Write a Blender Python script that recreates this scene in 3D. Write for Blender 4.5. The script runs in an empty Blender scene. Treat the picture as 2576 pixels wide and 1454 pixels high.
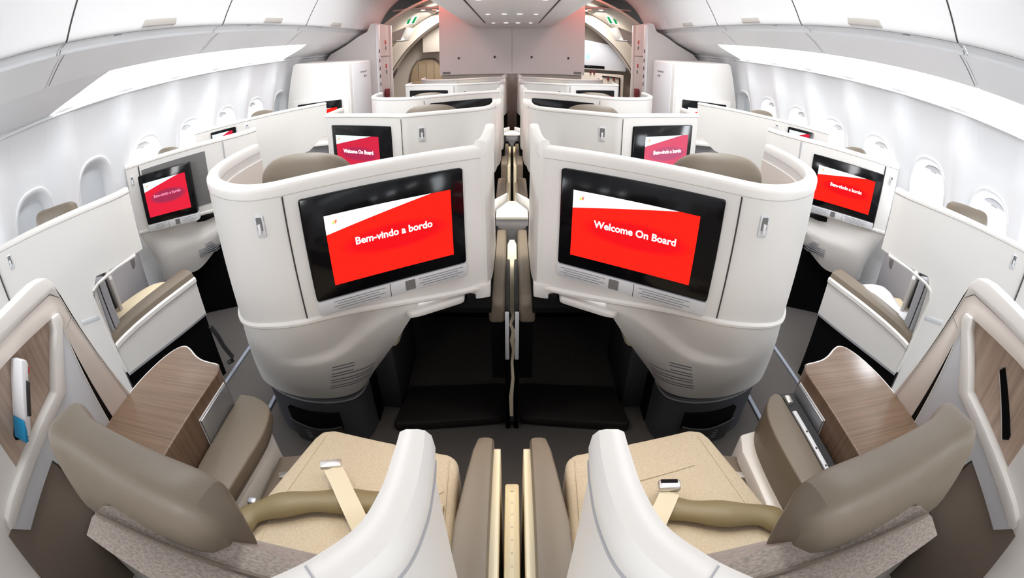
import bpy, bmesh, math, random
from mathutils import Vector, Matrix, Quaternion
random.seed(7)
R = math.radians
scene = bpy.context.scene
col = scene.collection

# ------------------------------------------------------------------ camera (15 mm class diagonal fisheye)
cam_d = bpy.data.cameras.new('camera')
cam_d.type = 'PANO'
cam_d.panorama_type = 'FISHEYE_EQUISOLID'
cam_d.sensor_fit = 'HORIZONTAL'
cam_d.sensor_width = 36.0
cam_d.fisheye_lens = 1178.0 / 2576.0 * 36.0
cam_d.fisheye_fov = R(220)
cam_d.clip_start = 0.02
cam = bpy.data.objects.new('camera', cam_d)
col.objects.link(cam)
cam.location = (0, 0, 1.50)
cam.rotation_euler = (R(90 - 29.1), 0, 0)
scene.camera = cam

# ------------------------------------------------------------------ world, exposure
w = bpy.data.worlds.new('sky'); scene.world = w; w.use_nodes = True
w.node_tree.nodes['Background'].inputs[0].default_value = (0.85, 0.92, 1.0, 1)
w.node_tree.nodes['Background'].inputs[1].default_value = 0.6
scene.view_settings.view_transform = 'Standard'
scene.view_settings.look = 'None'
scene.view_settings.gamma = 1.0
scene.view_settings.exposure = 0.27
scene.cycles.max_bounces = 8
scene.cycles.diffuse_bounces = 5
scene.cycles.glossy_bounces = 3
scene.cycles.transmission_bounces = 2
scene.cycles.caustics_reflective = False
scene.cycles.caustics_refractive = False
scene.cycles.sample_clamp_indirect = 4.0

# ------------------------------------------------------------------ cabin lamps
def area(name, loc, sx, sy, power, color=(1, 1, 1), rot=(0, 0, 0), spread=180):
    l = bpy.data.lights.new(name, 'AREA'); l.shape = 'RECTANGLE'; l.size = sx; l.size_y = sy
    l.energy = power; l.color = color; l.spread = R(spread)
    o = bpy.data.objects.new(name, l); col.objects.link(o); o.location = loc; o.rotation_euler = rot
    return o
for sgn in (-1, 1):   # ceiling wash over each aisle, above the frame; added aft fill
    area('aisle_ceiling_lamp', (sgn * 1.02, 2.75, 2.42), 0.3, 4.0, 42, (0.975, 0.985, 1.0), (0, 0, 0), 158)
    area('aft_fill_light', (sgn * 1.02, -2.5, 2.30), 0.5, 1.2, 44, (0.98, 0.985, 1.0), (R(66), 0, 0))  # added fill behind the camera, aimed forward at the seat shells
for sgn in (-1, 1):
    area('doorway_ceiling_lamp', (sgn * 1.15, 7.2, 2.22), 0.3, 0.8, 26, (1.0, 0.97, 0.95))
    area('mood_lamp', (sgn * 1.0, 5.95, 2.38), 0.25, 0.5, 2.6, (1.0, 0.22, 0.17))
def spot(name, loc, power, color, angle, aim):
    l = bpy.data.lights.new(name, 'SPOT'); l.energy = power; l.color = color
    l.spot_size = R(angle); l.spot_blend = 0.6; l.shadow_soft_size = 0.03
    o = bpy.data.objects.new(name, l); col.objects.link(o); o.location = loc
    o.rotation_euler = (Vector(aim) - Vector(loc)).to_track_quat('-Z', 'Y').to_euler()
for sgn in (-1, 1):
    for yy in (0.62, 1.85, 3.0, 4.15, 5.34):
        spot('reading_spot', (sgn * 0.205, yy, 1.862), 19, (1.0, 0.82, 0.54), 44 if yy < 1 else 60, (sgn * 0.40, yy + 0.13, 0.48))

# ------------------------------------------------------------------ materials
def mat(name, color, rough=0.5, metal=0.0, bump=None, emit=None, coat=0.0, noise=None, spec=0.5):
    m = bpy.data.materials.new(name); m.use_nodes = True
    nt = m.node_tree; b = nt.nodes['Principled BSDF']
    b.inputs['Base Color'].default_value = (*color, 1)
    b.inputs['Roughness'].default_value = rough
    b.inputs['Metallic'].default_value = metal
    b.inputs['Specular IOR Level'].default_value = spec
    if coat: b.inputs['Coat Weight'].default_value = coat; b.inputs['Coat Roughness'].default_value = 0.08
    if emit:
        b.inputs['Emission Color'].default_value = (*emit[0], 1); b.inputs['Emission Strength'].default_value = emit[1]
    tc = nt.nodes.new('ShaderNodeTexCoord')
    if noise:   # (scale xyz, amount, second colour)
        mp = nt.nodes.new('ShaderNodeMapping'); mp.inputs['Scale'].default_value = noise[0]
        n = nt.nodes.new('ShaderNodeTexNoise'); n.inputs['Scale'].default_value = 1.0; n.inputs['Detail'].default_value = 4
        rp = nt.nodes.new('ShaderNodeValToRGB')
        rp.color_ramp.elements[0].position = noise[1]; rp.color_ramp.elements[1].position = noise[2]
        rp.color_ramp.elements[0].color = (*color, 1); rp.color_ramp.elements[1].color = (*noise[3], 1)
        nt.links.new(tc.outputs['Object'], mp.inputs[0]); nt.links.new(mp.outputs[0], n.inputs['Vector'])
        nt.links.new(n.outputs['Fac'], rp.inputs[0]); nt.links.new(rp.outputs[0], b.inputs['Base Color'])
    if bump:
        n2 = nt.nodes.new('ShaderNodeTexNoise'); n2.inputs['Scale'].default_value = bump[0]; n2.inputs['Detail'].default_value = 3
        bp = nt.nodes.new('ShaderNodeBump'); bp.inputs['Strength'].default_value = bump[1]; bp.inputs['Distance'].default_value = 0.002
        nt.links.new(tc.outputs['Object'], n2.inputs['Vector'])
        nt.links.new(n2.outputs['Fac'], bp.inputs['Height']); nt.links.new(bp.outputs[0], b.inputs['Normal'])
    return m
M_SHELL = mat('shell_white', (0.76, 0.74, 0.71), 0.42, bump=(500, 0.04))
M_RIM = mat('rim_white', (0.79, 0.765, 0.73), 0.38)
M_WALL = mat('sidewall_white', (0.77, 0.785, 0.805), 0.5)
M_BIN = mat('bin_white', (0.83, 0.84, 0.85), 0.45)
M_CBIN = mat('centre_bin_white', (0.90, 0.90, 0.90), 0.4)
M_BINLOW = mat('bin_underside', (0.87, 0.88, 0.89), 0.5)
M_BEIGE = mat('beige_trim', (0.84, 0.775, 0.71), 0.5)
M_DOORBEIGE = mat('door_lining', (0.66, 0.59, 0.51), 0.5)
M_TAUPE = mat('taupe_leather', (0.175, 0.142, 0.104), 0.5, bump=(260, 0.12))
M_TAUPEP = mat('taupe_plastic', (0.17, 0.135, 0.105), 0.5)
M_CUSHION = mat('seat_fabric_warm_lit', (0.56, 0.47, 0.34), 0.9, bump=(420, 0.6), noise=((300, 300, 300), 0.35, 0.65, (0.66, 0.57, 0.43)))  # same fabric as the backrest, warm light tinted into its colour
M_BACKF = mat('seat_fabric_less_lit', (0.30, 0.255, 0.225), 0.9, bump=(350, 0.6), noise=((160, 420, 90), 0.35, 0.65, (0.46, 0.40, 0.355)))  # same fabric as the cushion, greyer for lying outside the warm light
M_WOOD = mat('walnut_veneer', (0.145, 0.090, 0.056), 0.30, noise=((2.5, 150, 2.5), 0.28, 0.75, (0.245, 0.160, 0.105)))
M_WOODV = mat('walnut_veneer_upright', (0.36, 0.265, 0.205), 0.33, noise=((60, 60, 2.0), 0.30, 0.72, (0.53, 0.415, 0.335)))
M_BLACK = mat('black_gloss', (0.003, 0.003, 0.004), 0.10, spec=0.22)
M_DARK = mat('shade_dark_lining', (0.0025, 0.0025, 0.0025), 0.85, spec=0.1)  # deep shade of foot wells and gaps put into a near-black colour
M_CHAR = mat('charcoal_plastic', (0.03, 0.029, 0.03), 0.55)
M_PLINTH = mat('plinth_grey', (0.045, 0.046, 0.055), 0.6)
M_PAD = mat('footrest_brown', (0.009, 0.006, 0.005), 0.75, bump=(300, 0.2))
M_CARPET = mat('carpet', (0.078, 0.070, 0.066), 0.95, bump=(600, 0.7), noise=((350, 350, 350), 0.35, 0.65, (0.115, 0.105, 0.098)))
M_SILVER = mat('silver_plastic', (0.66, 0.67, 0.69), 0.4, 0.1)
M_STEEL = mat('brushed_steel', (0.44, 0.46, 0.49), 0.4, 0.8, bump=(220, 0.15))
M_CHROME = mat('chrome', (0.80, 0.79, 0.76), 0.28, 0.85)
M_GREYP = mat('grey_liner', (0.34, 0.34, 0.36), 0.5)
M_CONSOLE = mat('pale_blue_grey', (0.64, 0.66, 0.70), 0.45)
M_GREYD = mat('grey_recess', (0.17, 0.165, 0.16), 0.5)
M_LATCH = mat('latch_grey', (0.50, 0.475, 0.44), 0.5)
M_SEAM = mat('seam_dark', (0.05, 0.04, 0.04), 0.7)
M_SEAML = mat('seam_grey', (0.42, 0.42, 0.44), 0.7)
M_PLACARD = mat('placard_grey', (0.20, 0.21, 0.23), 0.6)
M_CREAM = mat('cream_strip', (0.74, 0.66, 0.48), 0.7)
M_OLIVE = mat('belt_pad', (0.23, 0.18, 0.09), 0.45, bump=(30, 0.5))
M_BELT = mat('belt_webbing', (0.70, 0.62, 0.45), 0.5)
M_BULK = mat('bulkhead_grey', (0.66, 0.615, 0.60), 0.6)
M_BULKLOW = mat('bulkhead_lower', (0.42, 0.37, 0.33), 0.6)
M_SHADE = mat('window_shade', (0.62, 0.66, 0.69), 0.6)
M_SKY = mat('window_daylight', (0.9, 0.95, 1), 0.3, emit=((0.90, 0.95, 1.0), 11.0))
M_SKYL = mat('window_daylight_soft', (0.9, 0.95, 1), 0.3, emit=((0.90, 0.95, 1.0), 11.0))
M_COVE = mat('cove_panel_glow', (0.9, 0.9, 0.9), 0.5, emit=((0.93, 0.965, 1.0), 1.7))  # emission stands in for hidden LED light falling on the panel
M_COVEOFF = mat('cove_panel', (0.84, 0.85, 0.865), 0.5)
M_LAMP = mat('lamp_lens', (1, 1, 1), 0.5, emit=((1.0, 0.86, 0.78), 6.0))
M_WHITEL = mat('white_lamp', (1, 1, 1), 0.5, emit=((0.9, 0.92, 1.0), 4.0))
M_STRIP = mat('floor_path_strip', (0.30, 0.33, 0.40), 0.5)
M_RED = mat('placard_red', (0.55, 0.03, 0.04), 0.5)
M_REDD = mat('dark_red', (0.16, 0.006, 0.012), 0.5)
M_GREEN = mat('sign_green', (0.0, 0.20, 0.05), 0.5, emit=((0.0, 0.28, 0.08), 0.6))
M_SIGNW = mat('sign_white', (0.9, 0.9, 0.9), 0.5, emit=((0.9, 0.95, 1.0), 0.9))
M_GREENL = mat('green_lamp', (0.2, 0.9, 0.4), 0.5, emit=((0.25, 1.0, 0.42), 1.2))
M_PAPER = mat('paper_white', (0.78, 0.78, 0.80), 0.4)
M_BLUE = mat('cover_blue', (0.0, 0.25, 0.50), 0.4)
M_TEXT = mat('screen_lettering', (1, 1, 1), 0.5, emit=((1, 1, 1), 1.0))
M_TEXTDIM = mat('screen_lettering_dim', (0.5, 0.2, 0.3), 0.5, emit=((0.62, 0.16, 0.26), 1.0))
M_LOGOG = mat('logo_green', (0.3, 0.6, 0.05), 0.5, emit=((0.42, 0.68, 0.05), 0.9))
M_LOGOR = mat('logo_red', (0.8, 0.1, 0.05), 0.5, emit=((0.9, 0.14, 0.10), 0.9))
M_LOGOT = mat('logo_grey', (0.5, 0.5, 0.5), 0.5, emit=((0.62, 0.62, 0.66), 0.9))
M_PLASTICW = mat('wrapped_pillow_white', (0.82, 0.82, 0.86), 0.3)
M_PILLOW = mat('pillow_cream', (0.68, 0.58, 0.40), 0.85, bump=(200, 0.3))
M_BLANKET = mat('blanket_olive', (0.28, 0.21, 0.10), 0.9, bump=(120, 0.5))
M_CREWSEAT = mat('crew_seat_tan', (0.33, 0.25, 0.155), 0.7)
M_GALLEY = mat('galley_white', (0.70, 0.72, 0.78), 0.4)

def screen_mat(name, red, white, dark):
    m = bpy.data.materials.new(name); m.use_nodes = True; nt = m.node_tree; L = nt.links
    nt.nodes.clear()
    out = nt.nodes.new('ShaderNodeOutputMaterial'); em = nt.nodes.new('ShaderNodeEmission')
    tc = nt.nodes.new('ShaderNodeTexCoord'); sp = nt.nodes.new('ShaderNodeSeparateXYZ')
    L.new(tc.outputs['Generated'], sp.inputs[0])
    def math_(op, a, b):
        n = nt.nodes.new('ShaderNodeMath'); n.operation = op
        for i, v in enumerate((a, b)):
            if isinstance(v, (int, float)): n.inputs[i].default_value = v
            else: L.new(v, n.inputs[i])
        return n.outputs[0]
    x, z = sp.outputs[0], sp.outputs[2]
    diag = math_('ADD', math_('MULTIPLY', x, 0.315), 0.735)
    iswhite = math_('GREATER_THAN', z, diag)
    ex = math_('DIVIDE', math_('SUBTRACT', x, 0.53), 0.45)
    ez = math_('DIVIDE', math_('SUBTRACT', z, 0.50), 0.21)
    rr = math_('ADD', math_('MULTIPLY', ex, ex), math_('MULTIPLY', ez, ez))
    mr = nt.nodes.new('ShaderNodeMapRange'); mr.inputs[1].default_value = 0.55; mr.inputs[2].default_value = 1.05
    mr.inputs[3].default_value = 1.0; mr.inputs[4].default_value = 0.0
    L.new(rr, mr.inputs[0])
    mx = nt.nodes.new('ShaderNodeMix'); mx.data_type = 'RGBA'
    mx.inputs[6].default_value = (*red, 1); mx.inputs[7].default_value = (*dark, 1); L.new(mr.outputs[0], mx.inputs[0])
    mx2 = nt.nodes.new('ShaderNodeMix'); mx2.data_type = 'RGBA'
    L.new(iswhite, mx2.inputs[0]); L.new(mx.outputs[2], mx2.inputs[6]); mx2.inputs[7].default_value = (*white, 1)
    L.new(mx2.outputs[2], em.inputs[0]); em.inputs[1].default_value = 1.0
    L.new(em.outputs[0], out.inputs[0])
    return m
SCR_BRIGHT = screen_mat('welcome_screen', (0.98, 0.018, 0.010), (1, 1, 1), (0.80, 0.008, 0.012))
SCR_DIM = screen_mat('welcome_screen_dim', (0.60, 0.022, 0.055), (0.80, 0.90, 0.92), (0.40, 0.025, 0.075))  # window reflection and oblique viewing dulled into the display colours
SCR_PINK = screen_mat('welcome_screen_reflection_wash', (0.70, 0.10, 0.17), (0.82, 0.90, 0.92), (0.50, 0.10, 0.19))  # window reflection washed pink into the display colours
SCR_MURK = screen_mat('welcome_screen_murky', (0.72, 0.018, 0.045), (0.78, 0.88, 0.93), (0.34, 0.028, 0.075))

# ------------------------------------------------------------------ mesh builder
class MB:
    def __init__(s): s.v = []; s.f = []
    def add(s, verts, faces):
        k = len(s.v); s.v += [tuple(p) for p in verts]; s.f += [tuple(i + k for i in f) for f in faces]; return s
    def bm(s, bm):
        bm.verts.index_update()
        return s.add([v.co[:] for v in bm.verts], [[v.index for v in f.verts] for f in bm.faces])
    def box(s, c, size, bev=0.0, seg=2, rot=None, taper=None):
        bm = bmesh.new(); bmesh.ops.create_cube(bm, size=1.0)
        for v in bm.verts:
            v.co = Vector((v.co.x * size[0], v.co.y * size[1], v.co.z * size[2]))
            if taper and v.co.z > 0: v.co.x *= taper; v.co.y *= taper
        if bev: bmesh.ops.bevel(bm, geom=bm.edges[:], offset=bev, segments=seg, affect='EDGES', profile=0.5)
        mt = Matrix.Translation(c)
        if rot is not None: mt = mt @ rot
        bmesh.ops.transform(bm, matrix=mt, verts=bm.verts); s.bm(bm); bm.free(); return s
    def prism(s, poly, fn, a, b, bev=0.0, seg=2):
        """extrude a 2-D polygon; fn(p, t) gives the 3-D point, t in {a, b}"""
        bm = bmesh.new()
        va = [bm.verts.new(fn(p, a)) for p in poly]; vb = [bm.verts.new(fn(p, b)) for p in poly]
        n = len(poly)
        bm.faces.new(va); bm.faces.new(vb[::-1])
        for i in range(n): bm.faces.new((va[i], vb[i], vb[(i + 1) % n], va[(i + 1) % n]))
        bmesh.ops.recalc_face_normals(bm, faces=bm.faces)
        if bev:
            bmesh.ops.bevel(bm, geom=bm.edges[:], offset=bev, segments=seg, affect='EDGES', profile=0.5, clamp_overlap=True)
        s.bm(bm); bm.free(); return s
    def loft(s, rings, closed=True, caps=True):
        n = len(rings[0]); k = len(s.v)
        for r in rings: s.v += [tuple(p) for p in r]
        m = n if closed else n - 1
        for i in range(len(rings) - 1):
            for j in range(m):
                a = k + i * n + j; b = k + i * n + (j + 1) % n
                s.f.append((a, b, b + n, a + n))
        if caps and closed:
            s.f.append(tuple(k + j for j in range(n))[::-1]); e = k + (len(rings) - 1) * n
            s.f.append(tuple(e + j for j in range(n)))
        return s
    def tube(s, pts, r, n=8, closed_ends=True):
        pts = [Vector(p) for p in pts]; rings = []; up = Vector((0, 0, 1))
        for i, p in enumerate(pts):
            t = (pts[min(i + 1, len(pts) - 1)] - pts[max(i - 1, 0)]).normalized()
            a = t.cross(up) if abs(t.dot(up)) < 0.95 else t.cross(Vector((1, 0, 0)))
            a.normalize(); b = t.cross(a)
            rr = r[i] if isinstance(r, (list, tuple)) else r
            if not isinstance(rr, (list, tuple)): rr = (rr, rr)
            rings.append([p + a * (rr[0] * math.cos(2 * math.pi * k / n)) + b * (rr[1] * math.sin(2 * math.pi * k / n)) for k in range(n)])
        return s.loft(rings, True, closed_ends)
    def build(s, name, m, loc=(0, 0, 0), parent=None, smooth=True, angle=35):
        me = bpy.data.meshes.new(name); L = Vector(loc)
        me.from_pydata([tuple(Vector(p) - L) for p in s.v], [], s.f); me.validate()
        bm = bmesh.new(); bm.from_mesh(me); bmesh.ops.recalc_face_normals(bm, faces=bm.faces); bm.to_mesh(me); bm.free()
        me.materials.append(m)
        if smooth:
            me.shade_smooth(); me.set_sharp_from_angle(angle=R(angle))
        o = bpy.data.objects.new(name, me); col.objects.link(o)
        if parent: o.parent = parent
        else: o.location = loc
        return o

def tag(o, label=None, cat=None, group=None, kind=None):
    for k, v in (('label', label), ('category', cat), ('group', group), ('kind', kind)):
        if v: o[k] = v
    return o
class Thing:
    def __init__(s, name, label, cat, loc, group=None):
        s.o = bpy.data.objects.new(name, None); col.objects.link(s.o); s.o.location = loc; s.o.empty_display_size = 0.05
        s.loc = Vector(loc); tag(s.o, label, cat, group)
    def parts(s, name, mbs, m, parent=None, **k):
        for mb in mbs: s.part(name, mb, m, parent, **k)
    def part(s, name, mb, m, parent=None, label=None, **k):
        o = mb.build(name, m, s.loc, parent or s.o, **k)
        if label: o['label'] = label
        return o
def single(name, mb, m, label, cat, group=None, loc=(0, 0, 0), **k):
    return tag(mb.build(name, m, loc, None, **k), label, cat, group)
def struct(name, mb, m, **k):
    return tag(mb.build(name, m, (0, 0, 0), None, **k), kind='structure')

def lettering(T, name, text, size, frame, ox, oz, d, m, parent, bold=0.0, align='CENTER'):
    cu = bpy.data.curves.new(name, 'FONT'); cu.body = text; cu.size = size; cu.align_x = align; cu.align_y = 'CENTER'
    cu.offset = bold; cu.extrude = 0.0002; cu.resolution_u = 3
    tmp = bpy.data.objects.new('tmp', cu); col.objects.link(tmp)
    dg = bpy.context.evaluated_depsgraph_get(); me = bpy.data.meshes.new_from_object(tmp.evaluated_get(dg))
    bpy.data.objects.remove(tmp)
    for v in me.vertices:
        p = frame(ox + v.co.x, oz + v.co.y, d + v.co.z)
        v.co = Vector(p) - T.loc
    me.materials.clear(); me.materials.append(m)
    o = bpy.data.objects.new(name, me); col.objects.link(o); o.parent = parent
    return o

def catmull(pts, n=6):
    out = []
    for i in range(len(pts) - 1):
        p0 = pts[max(i - 1, 0)]; p1 = pts[i]; p2 = pts[i + 1]; p3 = pts[min(i + 2, len(pts) - 1)]
        for k in range(n):
            t = k / n
            out.append(tuple(0.5 * (2 * b + (c - a) * t + (2 * a - 5 * b + 4 * c - d) * t * t + (-a + 3 * b - 3 * c + d) * t ** 3)
                             for a, b, c, d in zip(p0, p1, p2, p3)))
    out.append(tuple(pts[-1])); return out
def sm(a, b, x):
    t = max(0.0, min(1.0, (x - a) / (b - a))); return t * t * (3 - 2 * t)
def normals(path):
    ns = []
    for i in range(len(path)):
        a = path[max(i - 1, 0)]; b = path[min(i + 1, len(path) - 1)]
        tx, ty = b[0] - a[0], b[1] - a[1]; l = math.hypot(tx, ty) or 1
        ns.append((-ty / l, tx / l))
    return ns
def wall_sweep(path, prof, s, flip=1):
    """sweep profile(i) = list of (depth, z) along a plan path of (u, y); depth runs along the inward normal"""
    ns = normals(path); mb = MB(); rings = []
    for i, (p, n) in enumerate(zip(path, ns)):
        rings.append([(s * (p[0] + flip * n[0] * d), p[1] + flip * n[1] * d, z) for d, z in prof(i)])
    return mb.loft(rings)
def cut_path(path, u0=None, u1=None):
    return [p for p in path if (u0 is None or p[0] >= u0) and (u1 is None or p[0] <= u1)]

SD = {-1: 'drawn-shade side', 1: 'bright-window side'}

# ------------------------------------------------------------------ monitor and coat hook (parts of a shell)
def panel_frame(p0, p1, zb):
    """p0, p1: world (x, y) of the viewer's left and right edge; gives frame(a, h, d)"""
    a = Vector((p1[0] - p0[0], p1[1] - p0[1], 0)); W = a.length; a.normalize(); n = Vector((a.y, -a.x, 0))
    o = Vector((p0[0], p0[1], zb))
    return (lambda x, h, d=0.0: o + a * x + Vector((0, 0, h)) + n * d), W
def rrect(x0, x1, z0, z1, r, n=4):
    pts = []
    for cx, cz, a0 in ((x1 - r, z1 - r, 0), (x0 + r, z1 - r, 90), (x0 + r, z0 + r, 180), (x1 - r, z0 + r, 270)):
        for k in range(n + 1):
            a = R(a0 + 90 * k / n); pts.append((cx + r * math.cos(a), cz + r * math.sin(a)))
    return pts
def monitor(T, p0, p1, zb, H, disp, text, smat, tmat=None, bar=True, d0=0.0, name='monitor', logo=True, tsize=0.0318, murk=False):
    """disp = (left, right, bottom, top) inset of the lit display from the glass edges"""
    F, W = panel_frame(p0, p1, zb)
    hb = 0.048 if bar else 0.0
    mon = T.part(name, MB().prism(rrect(0, W, hb, H, 0.008), lambda p, t: F(p[0], p[1], t), d0 - 0.03, d0 + 0.012, 0.003), M_BLACK)
    dl, dr, db, dt = disp
    d = d0 + 0.0128
    T.part('display', MB().add([F(dl, db, d), F(W - dr, db, d), F(W - dr, H - dt, d), F(dl, H - dt, d)], [(0, 1, 2, 3)]), smat, mon, smooth=False)
    dw, dh = W - dr - dl, H - dt - db
    if text:
        lettering(T, 'lettering', text, tsize, F, dl + dw * 0.52, db + dh * 0.555, d + 0.0006, tmat or M_TEXT, mon, bold=0.0007)
    if logo:
        lx, lz = dl + dw * 0.055, db + dh * 0.90
        T.part('logo_green', MB().prism([(lx, lz - .006), (lx + .005, lz + .005), (lx + .008, lz - .002), (lx + .004, lz - .008)], lambda p, t: F(p[0], p[1], t), d, d + .0006), M_LOGOG, mon)
        T.part('logo_red', MB().prism([(lx + .007, lz - .006), (lx + .010, lz + .005), (lx + .016, lz + .003), (lx + .012, lz - .006)], lambda p, t: F(p[0], p[1], t), d, d + .0006), M_LOGOR, mon)
        mb = MB()
        for k in range(7):
            if k == 4: continue
            mb.prism(rrect(lx + .024 + k * .0135, lx + .033 + k * .0135, lz - .0015, lz + .0015, .0005, 1), lambda p, t: F(p[0], p[1], t), d, d + .0005)
        T.part('logo_line', mb, M_LOGOT, mon)
    if bar:
        b = T.part('control_bar', MB().prism(rrect(0.0, W, 0.0, hb - 0.003, 0.006), lambda p, t: F(p[0], p[1], t), d0 - 0.03, d0 + 0.016, 0.003), M_SILVER, mon)
        mid = W * 0.60 if p0[0] < 0 else W * 0.40
        T.part('sensor', MB().prism(rrect(mid - .017, mid + .017, 0.006, hb - .008, 0.002, 1), lambda p, t: F(p[0], p[1], t), d0 + .014, d0 + .0172), M_GREYD, mon)
        mbs = []
        sgn = -1 if p0[0] < 0 else 1
        for x0, x1 in ((0.05, mid - 0.085), (mid + 0.03, W - 0.015)) if sgn < 0 else ((0.015, mid - 0.03), (mid + 0.085, W - 0.05)):
            mb = MB(); mbs.append(mb)
            for k in range(4):
                z = hb - 0.012 - k * 0.0085
                if x1 - x0 > 0.03: mb.prism(rrect(x0 + 0.012 * (k % 2), x1 - 0.02 * (k % 2), z - .0010, z + .0010, .0004, 1), lambda p, t: F(p[0], p[1], t), d0 + .0155, d0 + .0166)
        T.parts('bar_lettering', mbs, M_PLACARD, mon)
        T.part('bar_joint', MB().prism([(mid - sgn * -0.068 - .001, 0), (mid - sgn * -0.068 + .001, 0), (mid - sgn * -0.068 + .001, hb - .004), (mid - sgn * -0.068 - .001, hb - .004)], lambda p, t: F(p[0], p[1], t), d0 + .014, d0 + .0166), M_SEAM, mon)
    return mon
def coat_hook(T, c, yaw_n, zb, zt, w=0.032, d=0.004):
    """c: world (x, y) on the surface, yaw_n: outward normal (x, y)"""
    n = Vector((yaw_n[0], yaw_n[1], 0)).normalized(); a = Vector((-n.y, n.x, 0)); o = Vector((c[0], c[1], 0))
    F = lambda p, t: o + a * p[0] + Vector((0, 0, p[1])) + n * t
    h = T.part('coat_hook', MB().prism(rrect(-w / 2, w / 2, zb, zt, 0.008), F, -0.02, d, 0.0015), M_SILVER)
    T.part('hook_recess', MB().prism(rrect(-w / 2 + .006, w / 2 - .006, zb + (zt - zb) * .30, zt - .008, 0.004), F, -0.01, d + .0008), M_GREYD, h)
    T.part('hook_prong', MB().prism(rrect(-.0045, .0045, zb + .012, zb + (zt - zb) * .62, 0.003), F, 0, d + .007, 0.001), M_PAPER, h)
    T.parts('hook_button', [MB().box(F((q, zb + .012), d), (.004, .004, .004), .001) for q in (-.008, .008)], M_PAPER, h)

def rim_prof(zt, t, drop=0.05):
    return [(0.003, zt - drop), (0.003, zt - drop + .003), (-0.0025, zt - drop + .006), (-0.003, zt - .016), (-0.0015, zt - .008), (0.003, zt - .002), (0.009, zt),
            (t - .010, zt), (t - .003, zt - .003), (t, zt - .010), (t, zt - drop)]
def shell_wall(T, path, s, zlo, zt, t=0.045, m=M_SHELL, name='back_panel', rim=True, flip=1, drop=0.042):
    f = zlo if callable(zlo) else (lambda i: zlo)
    top = zt - drop + .002 if rim else zt
    T.part(name, wall_sweep(path, lambda i: [(0.0, f(i)), (0.0, top), (t, top), (t, f(i))], s, flip), m)
    if rim: T.part('top_rim', wall_sweep(path, lambda i: rim_prof(zt, t, drop), s, flip), M_RIM)

# ------------------------------------------------------------------ centre seat shells
BP = [(0.085, 1.453), (0.30, 1.321), (0.45, 1.229), (0.60, 1.137), (0.66, 1.108), (0.72, 1.100), (0.80, 1.122), (0.89, 1.172), (0.98, 1.245),
      (1.06, 1.340), (1.12, 1.450), (1.158, 1.58), (1.172, 1.72), (1.172, 1.86)]
CP = [(0.088, 2.95), (0.090, 2.78), (0.100, 2.66), (0.125, 2.575), (0.17, 2.515), (0.27, 2.45), (0.40, 2.395), (0.50, 2.365), (0.56, 2.358),
      (0.64, 2.404), (0.80, 2.50), (0.96, 2.596), (1.10, 2.680), (1.128, 2.705), (1.14, 2.74), (1.145, 2.80), (1.145, 3.00)]
def shift(path, dy): return [(u, y + dy) for u, y in path]

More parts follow.
